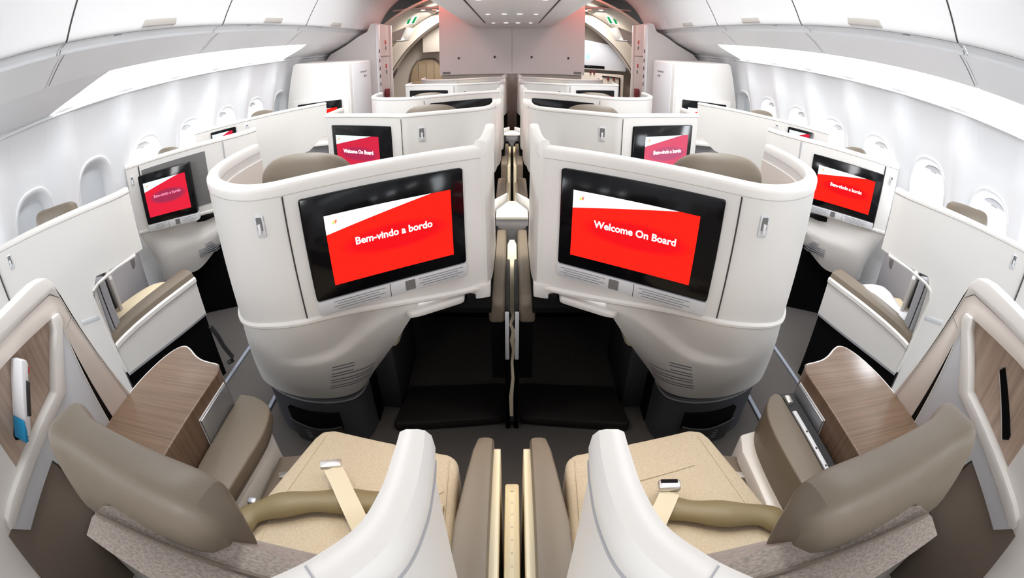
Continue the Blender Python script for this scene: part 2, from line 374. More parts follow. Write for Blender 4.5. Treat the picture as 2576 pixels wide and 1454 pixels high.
def shell_B(s, dy, label, text, smat, tmat=None, full=True, group=None, simple=False):
    P = shift(catmull(BP, 5), dy)
    T = Thing('seat_shell', label, 'airline seat shell', (s * 0.62, 1.6 + dy, 0), group)
    def seam_z(u): return 0.715 + 0.055 * sm(0.1, 0.62, u) - 0.13 * sm(0.66, 1.16, u)
    if simple: zl = lambda i: 0.72 if P[i][0] < 0.60 else 0.15
    else: zl = lambda i: seam_z(P[i][0])
    shell_wall(T, P, s, zl, 1.205, *((0.034,) if simple else (0.045,)), drop=0.024 if simple else 0.042)
    # aisle wing lining
    if full:
        wp = [p for p in P if p[1] > 1.36 + dy and p[0] > 0.9]
        T.part('wing_lining', wall_sweep(wp, lambda i: [(0.046, 0.75), (0.046, 1.13), (0.050, 1.13), (0.050, 0.75)], s), M_BEIGE)
    # inner wing towards the neighbour
    W = [(0.085, 1.440 + dy), (0.072, 1.50 + dy), (0.068, 1.62 + dy), (0.068, 1.79 + dy)]
    T.part('inner_wing', wall_sweep(catmull(W, 4), lambda i: rim_prof(1.225, 0.034, 0.05) + [(0.034, 0.715), (0.0, 0.715)], s, -1), M_RIM)
    T.part('wing_joint', MB().prism([(0.0925, .72), (0.0945, .72), (0.0945, 1.165), (0.0925, 1.165)], lambda p, t: (s * p[0], 1.505 - .614 * p[0] + dy + t, p[1]), -0.002, 0.002), M_SEAML)
    # panel seam beside the screen
    T.part('panel_seam', MB().prism([(0.6272, .775), (0.6288, .775), (0.6288, 1.165), (0.6272, 1.165)], lambda p, t: (s * p[0], 1.505 - .614 * p[0] + dy + t, p[1]), -0.004, 0.004), M_SEAM)
    def PL(u): return (s * u, 1.505 - .614 * u + dy)
    if s < 0: p0, p1 = PL(0.592), PL(0.158)
    else: p0, p1 = PL(0.158), PL(0.592)
    monitor(T, p0, p1, 0.776, 0.370, (0.066, 0.044, 0.088, 0.062) if s < 0 else (0.044, 0.066, 0.088, 0.062), text, smat, tmat)
    # hook on the rounded end
    i = min(range(len(P)), key=lambda k: abs(P[k][0] - 0.71) + abs(P[k][1] - dy - 1.1)); n = normals(P)[i]
    coat_hook(T, (s * P[i][0], P[i][1]), (-s * n[0], -n[1]), 1.055, 1.125)
    if simple:
        T.part('foot_well', MB().box((s * 0.34, (1.92 if dy < 4 else 1.62) + dy, 0.36), (0.56, 0.9 if dy < 4 else 0.30, 0.70)), M_DARK)  # solid near-black box painting the shaded foot cavity
        return T
    # moulding along the seam
    T.part('seam_moulding', wall_sweep(P, lambda i: [(-0.004, seam_z(P[i][0]) - .018), (-0.010, seam_z(P[i][0]) - .012), (-0.010, seam_z(P[i][0]) - .004), (-0.003, seam_z(P[i][0]) + .004), (0.03, seam_z(P[i][0]) + .002), (0.03, seam_z(P[i][0]) - .018)], s), M_RIM)
    # lower body, tapering to the plinth, cut away on the foot-well side
    topc = [(u, y) for u, y in P if u >= 0.29]
    botc = catmull([(0.575, 1.44), (0.586, 1.365), (0.62, 1.31), (0.69, 1.276), (0.78, 1.264), (0.87, 1.270), (0.98, 1.302), (1.08, 1.362), (1.14, 1.46), (1.165, 1.62), (1.17, 1.86)], 6)
    N, K = 60, 34
    def resample(c, n):
        L = [0]
        for a, b in zip(c, c[1:]): L.append(L[-1] + math.dist(a, b))
        out = []
        for k in range(n):
            t = L[-1] * k / (n - 1); j = max(i for i in range(len(L)) if L[i] <= t + 1e-9); j = min(j, len(c) - 2)
            f = (t - L[j]) / max(L[j + 1] - L[j], 1e-9); out.append((c[j][0] + (c[j + 1][0] - c[j][0]) * f, c[j][1] + (c[j + 1][1] - c[j][1]) * f))
        return out
    tc, bc = resample(topc, N), [(u, y + dy) for u, y in resample(botc, N)]
    nt_ = normals(tc)
    outer, inner = [], []
    for k in range(K + 1):
        f = k / K; ro, ri = [], []
        for j in range(N):
            g = f ** 1.5
            u = tc[j][0] + (bc[j][0] - tc[j][0]) * (g * sm(0, 14, j) + f * (1 - sm(0, 14, j))); y = tc[j][1] + (bc[j][1] - tc[j][1]) * g
            zt = seam_z(tc[j][0]) - 0.012; z = zt + (0.302 - zt) * f
            # scooped recess under the screen
            zc = 0.575 + 0.12 * sm(0.64, 0.38, u) + 0.02 * sm(0.72, 0.9, u)
            q = sm(zc - 0.012, zc + 0.02, z) * sm(0.86, 0.66, u) * 0.020 * (1 - .5 * sm(zc + .05, zt, z))
            bul = 0.006 * math.sin(math.pi * f) - q
            u2, y2 = u - nt_[j][0] * bul, y - nt_[j][1] * bul
            ro.append((s * u2, y2, z)); ri.append((s * (u2 + nt_[j][0] * .02), y2 + nt_[j][1] * .02, z))
        outer.append(ro); inner.append(ri)
    mb = MB(); rings = [ro + ri[::-1] for ro, ri in zip(outer, inner)]
    mb.loft(rings)
    T.part('lower_body', mb, M_SHELL, angle=50)
    # placard lines near the cut edge
    mb = MB()
    for q in range(8):
        k = 17 + q * 1.55; k0 = int(k); fk = k - k0
        ja, jb = ((9, 13) if q < 3 else (4, 13))
        def sp(j, kk):
            a, b = Vector(outer[kk][j]), Vector(outer[kk + 1][j]); n = nt_[j]
            return a, b, Vector((-s * n[0], -n[1], 0)) * .0022
        for j in range(ja, jb):
            a, b, n = sp(j, k0); a2, b2, n2 = sp(j + 1, k0)
            mb.add([a.lerp(b, fk * .4) + n, a2.lerp(b2, fk * .4) + n2, a2.lerp(b2, fk * .4 + .42) + n2, a.lerp(b, fk * .4 + .42) + n], [(0, 1, 2, 3)])
    T.part('placard', mb, M_PLACARD)
    # plinth
    pl = [(u, y + dy) for u, y in botc]
    def ring(z, inset):
        ns = normals(pl); o = [(s * (p[0] + n[0] * inset), p[1] + n[1] * inset, z) for p, n in zip(pl, ns)]
        return o + [(s * (1.15 - inset), 2.25 + dy, z), (s * 0.62, 2.25 + dy, z)]
    T.part('plinth', MB().loft([ring(0.0, 0.03), ring(0.225, 0.028), ring(0.26, 0.03), ring(0.265, 0.035), ring(0.305, 0.035)]), M_PLINTH)
    T.part('plinth_moulding', MB().tube([(s * (p[0] + n[0] * .027), p[1] + n[1] * .027, 0.255) for p, n in zip(pl, normals(pl))], 0.004, 6), M_GREYD)
    # literature pocket on the plinth
    i0 = [i for i, p in enumerate(pl) if 0.70 < p[0] < 0.97 and p[1] < 1.36 + dy]; pp = [pl[i] for i in i0]
    T.part('pocket_opening', wall_sweep(pp, lambda i: [(0.012, 0.11), (0.010, 0.198), (0.03, 0.198), (0.03, 0.11)], s), M_DARK)
    pk = T.part('literature_pocket', wall_sweep(pp, lambda i: [(0.012, 0.01), (-0.004, 0.140 - .02 * math.sin(math.pi * i / (len(pp) - 1))), (0.002, 0.142 - .02 * math.sin(math.pi * i / (len(pp) - 1))), (0.02, 0.01)], s), M_CHAR)
    mb = MB(); a, b = pp[len(pp) // 4], pp[3 * len(pp) // 4]
    for k in range(4):
        z = 0.098 - k * .016
        mb.add([(s * a[0], a[1] - .0035 + k * .002, z), (s * b[0], b[1] - .0035 + k * .002, z), (s * b[0], b[1] - .003 + k * .002, z + .004), (s * a[0], a[1] - .003 + k * .002, z + .004)], [(0, 1, 2, 3)])
    T.part('pocket_lettering', mb, M_PLACARD, pk)
    # foot well under the screen
    mb = MB()
    mb.box((s * 0.34, 1.86 + dy, 0.66), (0.54, 1.0, 0.02))
    mb.box((s * 0.34, 2.36 + dy, 0.33), (0.58, 0.02, 0.66))
    mb.prism([(0.60, 1.46), (0.62, 1.46), (0.62, 2.36), (0.60, 2.36)], lambda p, t: (s * p[0], p[1] + dy, t), 0.0, 0.66)
    mb.prism([(0.36, 1.40), (0.61, 1.47), (0.61, 1.52), (0.36, 1.44)], lambda p, t: (s * p[0], p[1] + dy + (0.0), t), 0.655, 0.70)
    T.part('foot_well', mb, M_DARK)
    T.part('foot_rest', MB().prism([(0.035, 1.46), (0.50, 1.395), (0.52, 1.41), (0.485, 1.66), (0.05, 1.70), (0.03, 1.68)], lambda p, t: (s * p[0], p[1] + dy, t), 0.004, 0.05, 0.012), M_PAD)
    # stowed tray table edge below the panel
    T.part('tray_table', MB().prism([(0.165, 1.392), (0.175, 1.380), (0.30, 1.298), (0.335, 1.283), (0.352, 1.295), (0.36, 1.55), (0.17, 1.55)], lambda p, t: (s * p[0], p[1] + dy, t), 0.672, 0.694, 0.006), M_RIM)
    # hooked bracket at the end of the inner wing
    T.part('bracket', MB().prism([(0.075, 0.722), (0.150, 0.722), (0.152, 0.695), (0.128, 0.688), (0.128, 0.652), (0.150, 0.648), (0.153, 0.632), (0.140, 0.620), (0.095, 0.612), (0.078, 0.62)],
           lambda p, t: (s * p[0], 1.455 - .3 * (p[0] - .085) + dy + t, p[1]), -0.022, 0.03, 0.006), M_RIM)
    return T

def shell_C(s, dy, label, text, smat, tmat=None, group=None):
    P = shift(catmull(CP, 5), dy)
    T = Thing('seat_shell', label, 'airline seat shell', (s * 0.62, 2.75 + dy, 0), group)
    shell_wall(T, P, s, lambda i: 0.10 if P[i][0] > 0.3 else 0.80 - .06 * sm(.1, .3, P[i][0]), 1.205, 0.032, drop=0.024)
    def PL(u): return (s * u, 2.02 + .60 * u + dy)
    if s < 0: p0, p1 = PL(1.068), PL(0.632)
    else: p0, p1 = PL(0.632), PL(1.068)
    monitor(T, p0, p1, 0.776, 0.362, (0.036, 0.092, 0.088, 0.060) if s < 0 else (0.092, 0.036, 0.088, 0.060), text, smat, tmat)
    T.part('panel_seam', MB().prism([(0.5668, .6), (0.5685, .6), (0.5685, 1.178), (0.5668, 1.178)], lambda p, t: (s * p[0], 2.019 + .60 * p[0] + dy + t, p[1]), -0.004, 0.004), M_SEAM)
    i = min(range(len(P)), key=lambda k: abs(P[k][0] - 0.465)); n = normals(P)[i]
    coat_hook(T, (s * P[i][0], P[i][1]), (-s * n[0], -n[1]), 1.05, 1.13, 0.038)
    W = catmull([(0.092, 2.70 + dy), (0.075, 2.78 + dy), (0.070, 2.9 + dy), (0.070, 3.05 + dy)], 4)
    T.part('inner_wing', wall_sweep(W, lambda i: rim_prof(1.200, 0.030, 0.03) + [(0.030, 0.82), (0.0, 0.82)], s, -1), M_RIM)
    return T

def headrest_mesh(c, w, h, d, tilt=0.0, yaw=0.0, ears=0.35, square=False):
    """padded headrest whose ends wrap forward"""
    mb = MB(); N = 25; rings = []
    rot = Matrix.Rotation(yaw, 3, 'Z') @ Matrix.Rotation(tilt, 3, 'X')
    for i in range(N):
        t = -1 + 2 * i / (N - 1); e = max(0.0, 1 - abs(t) ** 6) ** 0.5
        fwd = ears * d * abs(t) ** 3
        hh = h / 2 * (0.45 + 0.55 * (max(0, 1 - abs(t) ** 2.2)) ** 0.5) * (0.25 + .75 * e); dd_ = d / 2 * (0.3 + 0.7 * e)
        if square:
            e = max(0.0, 1 - abs(t) ** 10) ** 0.5; q = sm(.45, .95, t if c[0] > 0 else -t); hh = h / 2 * (0.90 + .10 * (1 - abs(t) ** 3)) * (.5 + .5 * e) * (1 + .12 * q); dd_ = d / 2 * (.5 + .5 * e) * (1 + .45 * q)
        ring = []
        px_ = 0.5 if square else 0.65
        for k in range(28):
            a = 2 * math.pi * k / 28; ca, sa = math.cos(a), math.sin(a)
            y = math.copysign(abs(ca) ** px_, ca) * dd_ + fwd; z = math.copysign(abs(sa) ** px_, sa) * hh
            ring.append(tuple(rot @ Vector((t * w / 2, y, z)) + Vector(c)))
        rings.append(ring)
    return mb.loft(rings)
def cushion_mesh(poly, z0, z1, bev=0.03):
    return MB().prism(poly, lambda p, t: (p[0], p[1], t), z0, z1, bev, 4)

def far_seat(s, cu, y, label, group, w=0.345, ztop=1.225, bw=0.42):
    T = Thing('airline_seat', label, 'airline seat', (s * cu, y + .2, 0), group)
    T.part('headrest', headrest_mesh((s * cu, y, ztop - .095), w, 0.19, 0.105, R(-12)), M_TAUPE)
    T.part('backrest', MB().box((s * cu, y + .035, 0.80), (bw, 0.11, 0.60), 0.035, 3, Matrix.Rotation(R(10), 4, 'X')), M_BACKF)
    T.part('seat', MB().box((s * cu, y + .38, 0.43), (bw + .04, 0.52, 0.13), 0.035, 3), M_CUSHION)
    T.part('seat_base', MB().box((s * cu, y + .36, 0.185), (bw - .04, 0.42, 0.36), 0.01), M_CHAR)
    return T

# ------------------------------------------------------------------ setting: floor, side walls, windows, coves, ceiling
struct('floor', MB().box((0, 3.2, -0.05), (5.3, 12.0, 0.1)), M_CARPET)
def wall_u(z):
    pts = [(0.0, 2.44), (0.5, 2.475), (0.9, 2.465), (1.2, 2.41), (1.45, 2.345), (1.66, 2.275), (1.9, 2.14), (2.1, 1.98), (2.5, 1.5)]
    for (a, ua), (b, ub) in zip(pts, pts[1:]):
        if z <= b: t = (z - a) / (b - a); return ua + (ub - ua) * t
    return pts[-1][1]
PITCH, Y0 = 0.531, 1.308
def wall_x(y, z):
    ph = (y - Y0) / PITCH
    ridge = (0.5 - 0.5 * math.cos(2 * math.pi * ph)) ** 2      # rib between two windows
    return wall_u(z) - 0.058 * ridge ** 1.5 * sm(0.6, 1.0, z) * (1 - .75 * sm(1.40, 1.66, z))
WZ, WHW, WHH = 1.10, 0.122, 0.180
def oval(a, hw, hh, p=2.6):
    c, q = math.cos(a), math.sin(a)
    return math.copysign(abs(c) ** (2 / p), c) * hw, math.copysign(abs(q) ** (2 / p), q) * hh
wn = {-1: 1, 1: 31}
for s in (-1, 1):
    mb = MB(); ks = list(range(-9, 11))
    for k in ks:
        yc = Y0 + k * PITCH; NA = 64; rings = []
        per = [(PITCH / 2 * (1 - 2 * q / 12), 0.42) for q in range(12)] + [(-PITCH / 2, 0.42 * (1 - 2 * q / 20)) for q in range(20)] + [(PITCH / 2 * (2 * q / 12 - 1), -0.42) for q in range(12)] + [(PITCH / 2, 0.42 * (2 * q / 20 - 1)) for q in range(20)]
        for f in (0, 0.15, 0.35, 0.6, 0.8, 1.0):
            r = []
            for ry, rz in per:
                a = math.atan2(rz / 0.232, ry / 0.166); oy, oz = oval(a, 0.166, 0.232)
                y = yc + oy + (ry - oy) * f; z = WZ + oz + (rz - oz) * f
                r.append((s * wall_x(y, z), y, z))
            rings.append(r)
        mb.loft(rings, True, False)
        for za, zb in ((0.0, WZ - 0.42), (WZ + 0.42, 1.675)):
            nz = 4
            for j in range(nz):
                for i in range(12):
                    ya, yb = yc - PITCH / 2 + PITCH * i / 12, yc - PITCH / 2 + PITCH * (i + 1) / 12
                    z0, z1 = za + (zb - za) * j / nz, za + (zb - za) * (j + 1) / nz
                    mb.add([(s * wall_x(ya, z0), ya, z0), (s * wall_x(yb, z0), yb, z0), (s * wall_x(yb, z1), yb, z1), (s * wall_x(ya, z1), ya, z1)], [(0, 1, 2, 3)])
    struct('wall_left' if s < 0 else 'wall_right', mb, M_WALL, angle=60)
    for k in range(-8, 10):
        yc = Y0 + k * PITCH; NA = 48
        def rg(hw, hh, dx): return [(s * (wall_x(yc + oval(2 * math.pi * q / NA, hw, hh)[0], WZ + oval(2 * math.pi * q / NA, hw, hh)[1]) + dx), yc + oval(2 * math.pi * q / NA, hw, hh)[0], WZ + oval(2 * math.pi * q / NA, hw, hh)[1]) for q in range(NA)]
        fr = MB().loft([rg(.172, .238, .004), rg(.166, .232, -.006), rg(.155, .221, -.008), rg(.140, .200, .012), rg(.128, .186, .045), rg(.120, .178, .055)], True, False)
        win = struct('window_%d' % wn[s], fr, M_WALL, angle=60); wn[s] += 1
        closed = (s < 0 and k in (0, 1)) or k > 5  # unseen shades beyond the closets drawn closed to cut their light
        pane = MB(); pane.add(rg(.124, .182, .057), [tuple(range(NA))])
        pm = M_SHADE if closed else (M_SKY if s > 0 else M_SKYL)
        p = pane.build('shade' if closed else 'pane', pm, (0, 0, 0), win, smooth=False)
        if not closed:   # rim of the pulled-up shade and its grip
            sh = MB()
            top = [(oval(2 * math.pi * q / NA, .122, .180)) for q in range(3, NA // 2 - 2)]
            zc = WZ + 0.145
            poly = [(y, z) for y, z in top if z > 0.145]
            if len(poly) > 2:
                sh.prism(poly, lambda p_, t: (s * (wall_x(yc + p_[0], WZ + p_[1]) + t), yc + p_[0], WZ + p_[1]), 0.048, 0.053)
                sh.build('shade_edge', M_WALL, (0, 0, 0), win)
            MB().box((s * (wall_x(yc, zc) + .046), yc, zc + .004), (.008, .05, .008), .003).build('shade_grip', M_SEAML, (0, 0, 0), win)
    # cove under the bins: panel glowing for its hidden LED wash ahead, plain panel nearest
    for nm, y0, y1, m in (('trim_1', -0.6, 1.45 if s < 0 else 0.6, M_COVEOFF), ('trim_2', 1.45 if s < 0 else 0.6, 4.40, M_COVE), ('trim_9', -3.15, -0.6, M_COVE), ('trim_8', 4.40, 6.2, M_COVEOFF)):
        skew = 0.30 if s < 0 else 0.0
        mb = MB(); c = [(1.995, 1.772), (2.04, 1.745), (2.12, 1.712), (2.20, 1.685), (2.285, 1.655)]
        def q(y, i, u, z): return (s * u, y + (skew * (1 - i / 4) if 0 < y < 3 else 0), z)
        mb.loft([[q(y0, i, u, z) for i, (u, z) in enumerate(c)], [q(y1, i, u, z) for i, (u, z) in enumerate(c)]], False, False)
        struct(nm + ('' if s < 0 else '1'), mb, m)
    mb = MB().loft([[(s * 2.28, y, 1.66), (s * 2.262, y, 1.655), (s * 2.258, y, 1.642), (s * 2.285, y, 1.636)] for y in (-3.15, 6.2)])
    struct('trim_3' if s < 0 else 'trim_4', mb, M_WALL)
    # fuselage crown behind the bins keeps daylight out
    mb = MB().loft([[(s * u, y, z) for u, z in ((2.30, 1.66), (2.25, 1.95), (1.95, 2.25), (1.2, 2.47), (0, 2.5))] for y in (-3.2, 8.4)], False, False)
    struct('ceiling' if s < 0 else 'ceiling_panel', mb, M_BIN)
struct('wall_aft_bounce', MB().box((0, -3.2, 1.25), (5.3, 0.06, 2.6)), M_BIN)  # made-up end wall; the cabin goes on aft, this bounces fill light
for s in (-1, 1):
    pass

# overhead bins along both sides
BINS = [(-3.1, -1.35), (-1.35, -0.04), (-0.04, 1.263), (1.263, 2.567), (2.567, 3.89), (3.89, 5.2), (5.2, 6.40)]
BN = ['aft one out of view', 'one cut by the picture edge', 'one above the stowage shell', 'second bin along the row', 'third bin along the row', 'fourth bin along the row', 'rounded last bin by the doorway']
door_c = [(1.28, 2.46), (1.42, 2.36), (1.54, 2.26), (1.62, 2.17), (1.675, 2.08), (1.725, 1.99), (1.758, 1.925), (1.772, 1.915)]
door_c = catmull(door_c, 3)
low_c = catmull([(1.775, 1.912), (1.80, 1.918), (1.835, 1.910), (1.852, 1.893), (1.845, 1.878), (1.815, 1.871)], 3) + catmull([(1.813, 1.872), (1.87, 1.842), (1.93, 1.803), (1.985, 1.768)], 3)
for s in (-1, 1):
    for i, (a, b) in enumerate(BINS, -1):
        g = 0.004
        def endf(y):
            return 0.0 if i < 5 else 0.10 * max(0.0, (y - 6.0) / 0.4) ** 3
        T = Thing('overhead_bin', 'white overhead bin, %s, %s' % (BN[i + 1], SD[s]), 'overhead bin', (s * 1.7, (a + b) / 2, 1.88), 'overhead bins along the side walls')
        ys = [a + g, b - g] if i < 5 else [a + g + (b - a - 2 * g) * k / 12 for k in range(13)]
        def sh(u, y): return u + endf(y) * (1.0 if i == 5 else 0)
        d = T.part('door', MB().loft([[(s * sh(u, y), y, z) for u, z in door_c] + [(s * sh(u + .03, y), y, z + .01) for u, z in door_c[::-1]] for y in ys]), M_BIN)
        T.part('housing', MB().loft([[(s * sh(u, y) if z > 1.79 else s * max(u, min(sh(u, y), 2.3)), y, z) for u, z in low_c] + [(s * 2.0, y, 1.80), (s * 1.80, y, 1.93)] for y in ys]), M_BINLOW, angle=50)
        yc = {2: 1.92, 3: 3.245, 4: 4.6, 5: 5.80}.get(i, (a + b) / 2); hw = 0.14 if i < 5 else 0.13
        u_ = 1.755 + endf(yc)
        T.part('latch', MB().prism([(yc - hw, 1.928), (yc + hw, 1.928), (yc + hw - .012, 1.962), (yc - hw + .012, 1.962)], lambda p, t: (s * (u_ - .25 * (p[1] - 1.928) * 2 + t), p[0], p[1]), -0.012, 0.01, 0.003), M_LATCH)
        T.part('catch', MB().box((s * (1.80 + endf(yc)), yc - .28, 1.917), (.012, .05, .008), .002), M_GREYP)
    # joint lines between the bins
    mb = MB()
    for y in (1.263, 2.567, 3.89):
        mb.loft([[(s * (u - .0015), y + e, z - .001) for u, z in door_c] for e in (-.005, .005)], False, False)
        mb.loft([[(s * (u - .001), y + .02 + e, z - .002) for u, z in low_c[:-1]] for e in (-.002, .002)], False, False)
    struct('trim_5' if s < 0 else 'trim_6', mb, M_SEAM)
    for j, y in enumerate((1.90 if s < 0 else 1.88, 2.95)):
        v = MB(); c = [(2.03, y + .16), (2.12, y + .05), (2.19, y - .12)]
        v.loft([[(s * (u - .006), yy - hw, 1.772 - (u - 1.995) * .40 - .004), (s * (u - .006), yy + hw, 1.772 - (u - 1.995) * .40 - .004), (s * u, yy + hw, 1.765 - (u - 1.995) * .38), (s * u, yy - hw, 1.765 - (u - 1.995) * .38)] for (u, yy), hw in zip(catmull(c, 5), [.002, .008, .014, .018, .02, .02, .02, .018, .014, .008, .002])])
        single('air_vent', v, M_STEEL if s < 0 else M_GREYP, ('slanted leaf-shaped air vent in the cove light, %s one, %s' % (('nearer', 'farther')[j], SD[s])), 'air vent', 'leaf-shaped vents in the cove light')

# centre overhead bin with its service panel
T = Thing('centre_overhead_bin', 'white centre overhead bin with a reading-light service panel above the middle seats', 'overhead bin', (0, 2.5, 1.87))
prof = [(0.0, 1.872), (0.29, 1.872), (0.40, 1.882), (0.50, 1.902), (0.575, 1.932), (0.60, 1.96), (0.62, 2.02), (0.70, 2.20), (0.80, 2.46)]
full = [(-u, z) for u, z in prof[::-1]] + prof[1:]
T.part('bin_body', MB().loft([[(u, y, z) for u, z in full] + [(-u, y, 2.47) for u, z in full[::-1]] for y in (-3.1, 6.24)]), M_CBIN, angle=30)
for s in (-1, 1):
    T.part('panel_slot', MB().box((s * 0.298, 2.0, 1.8715), (0.012, 6.78, 0.004)), M_SEAM)
    T.part('door_gap', MB().loft([[(s * 0.597, y, 1.953), (s * 0.603, y, 1.975), (s * 0.59, y, 1.975), (s * 0.585, y, 1.953)] for y in (-1.4, 6.2)]), M_SEAM)
T.part('panel_end', MB().box((0, 5.40, 1.8715), (0.60, 0.006, 0.003)), M_SEAML)
for yy in (0.62, 1.85, 3.0, 4.15, 5.34):
    for u, r in ((-.205, .026), (-.065, .034), (.065, .034), (.205, .026)):
        mb = MB().loft([[(u + rr * math.cos(2 * math.pi * k / 20), yy + rr * .8 * math.sin(2 * math.pi * k / 20), z) for k in range(20)] for rr, z in ((r, 1.873), (r, 1.867), (r * .7, 1.866))])
        lamp = T.part('light_housing', mb, M_PAPER)
        T.part('light_lens', MB().loft([[(u + rr * math.cos(2 * math.pi * k / 16), yy + rr * .8 * math.sin(2 * math.pi * k / 16), z) for k in range(16)] for rr, z in ((r * .68, 1.8665), (r * .6, 1.864))]), M_LAMP, lamp)

# front bulkhead
bk = struct('wall_front', MB().box((0, 6.33, 1.85), (1.90, 0.10, 1.25)), M_BULK)
MB().box((0, 6.278, 1.86), (0.003, 0.006, 1.22)).build('panel_joint', M_SEAML, (0, 0, 0), bk)
struct('wall_front_lower', MB().box((0, 6.36, 0.61), (1.84, 0.10, 1.22)), M_BULKLOW)
for i, x in enumerate((-0.695, -0.225, 0.255, 0.735)):
    single('coat_knob', MB().box((x, 6.266, 1.455), (0.022, 0.024, 0.03), 0.006), M_SEAM, 'small dark coat knob on the grey bulkhead, %s' % ('far end on the crew seat side', 'second from the crew seat', 'second from the galley', 'far end on the galley side')[i], 'coat hook', 'coat knobs on the bulkhead')
for s in (-1, 1):
    single('label_plate', MB().box((s * 0.86, 6.274, 1.255), (0.10, 0.006, 0.03), 0.002), M_GREYD, 'small grey label plate at the bulkhead bottom corner, %s' % ('crew seat side' if s < 0 else 'galley side'), 'sign')

# floor path strips
for s in (-1, 1):
    for nm, u, y0, y1, lb in (('window seats', 1.57, 0.9, 6.0, ''), ('centre seats', 1.20, 1.05, 5.9, '')):
        single('floor_path_strip', MB().box((s * u, (y0 + y1) / 2, 0.006), (0.022, y1 - y0, 0.012), 0.003), M_STRIP, 'pale floor path strip along the %s, %s' % (nm, SD[s]), 'floor strip', 'floor path marking strips')

# ------------------------------------------------------------------ centre shells and far seats
B_TXT = {-1: 'Bem-vindo a bordo', 1: 'Welcome On Board'}
C_TXT = {-1: 'Welcome On Board', 1: 'Bem-vindo a bordo'}
shell_B(-1, 0, 'big white seat shell with a bright red screen reading Bem-vindo a bordo', B_TXT[-1], SCR_BRIGHT, group='centre seat shells')
shell_B(1, 0, 'big white seat shell with a bright red screen reading Welcome On Board', B_TXT[1], SCR_BRIGHT, group='centre seat shells')
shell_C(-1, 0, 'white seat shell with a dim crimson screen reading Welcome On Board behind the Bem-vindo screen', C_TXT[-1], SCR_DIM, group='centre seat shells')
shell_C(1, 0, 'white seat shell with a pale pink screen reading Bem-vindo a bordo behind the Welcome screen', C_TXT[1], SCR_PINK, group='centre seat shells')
for s in (-1, 1):
    shell_B(s, 2.24, 'third centre seat shell in line, black screen top showing, %s' % SD[s], None, SCR_BRIGHT, simple=True, group='centre seat shells')
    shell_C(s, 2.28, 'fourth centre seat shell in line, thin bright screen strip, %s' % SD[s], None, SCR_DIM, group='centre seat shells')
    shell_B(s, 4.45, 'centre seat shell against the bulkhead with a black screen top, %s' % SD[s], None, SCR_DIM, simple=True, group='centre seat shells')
    far_seat(s, 0.695, 1.40, 'seat with a rounded taupe headrest peeking over the shell, %s' % ('behind the Bem-vindo screen' if s < 0 else 'behind the Welcome screen'), 'centre seats ahead')
    far_seat(s, 0.46, 2.66, 'seat whose taupe headrest just clears the second centre shell, %s' % SD[s], 'centre seats ahead', ztop=1.215)
    far_seat(s, 0.64, 3.66, 'third-row centre seat, taupe headrest barely above its white shell, %s' % SD[s], 'centre seats ahead', ztop=1.205)

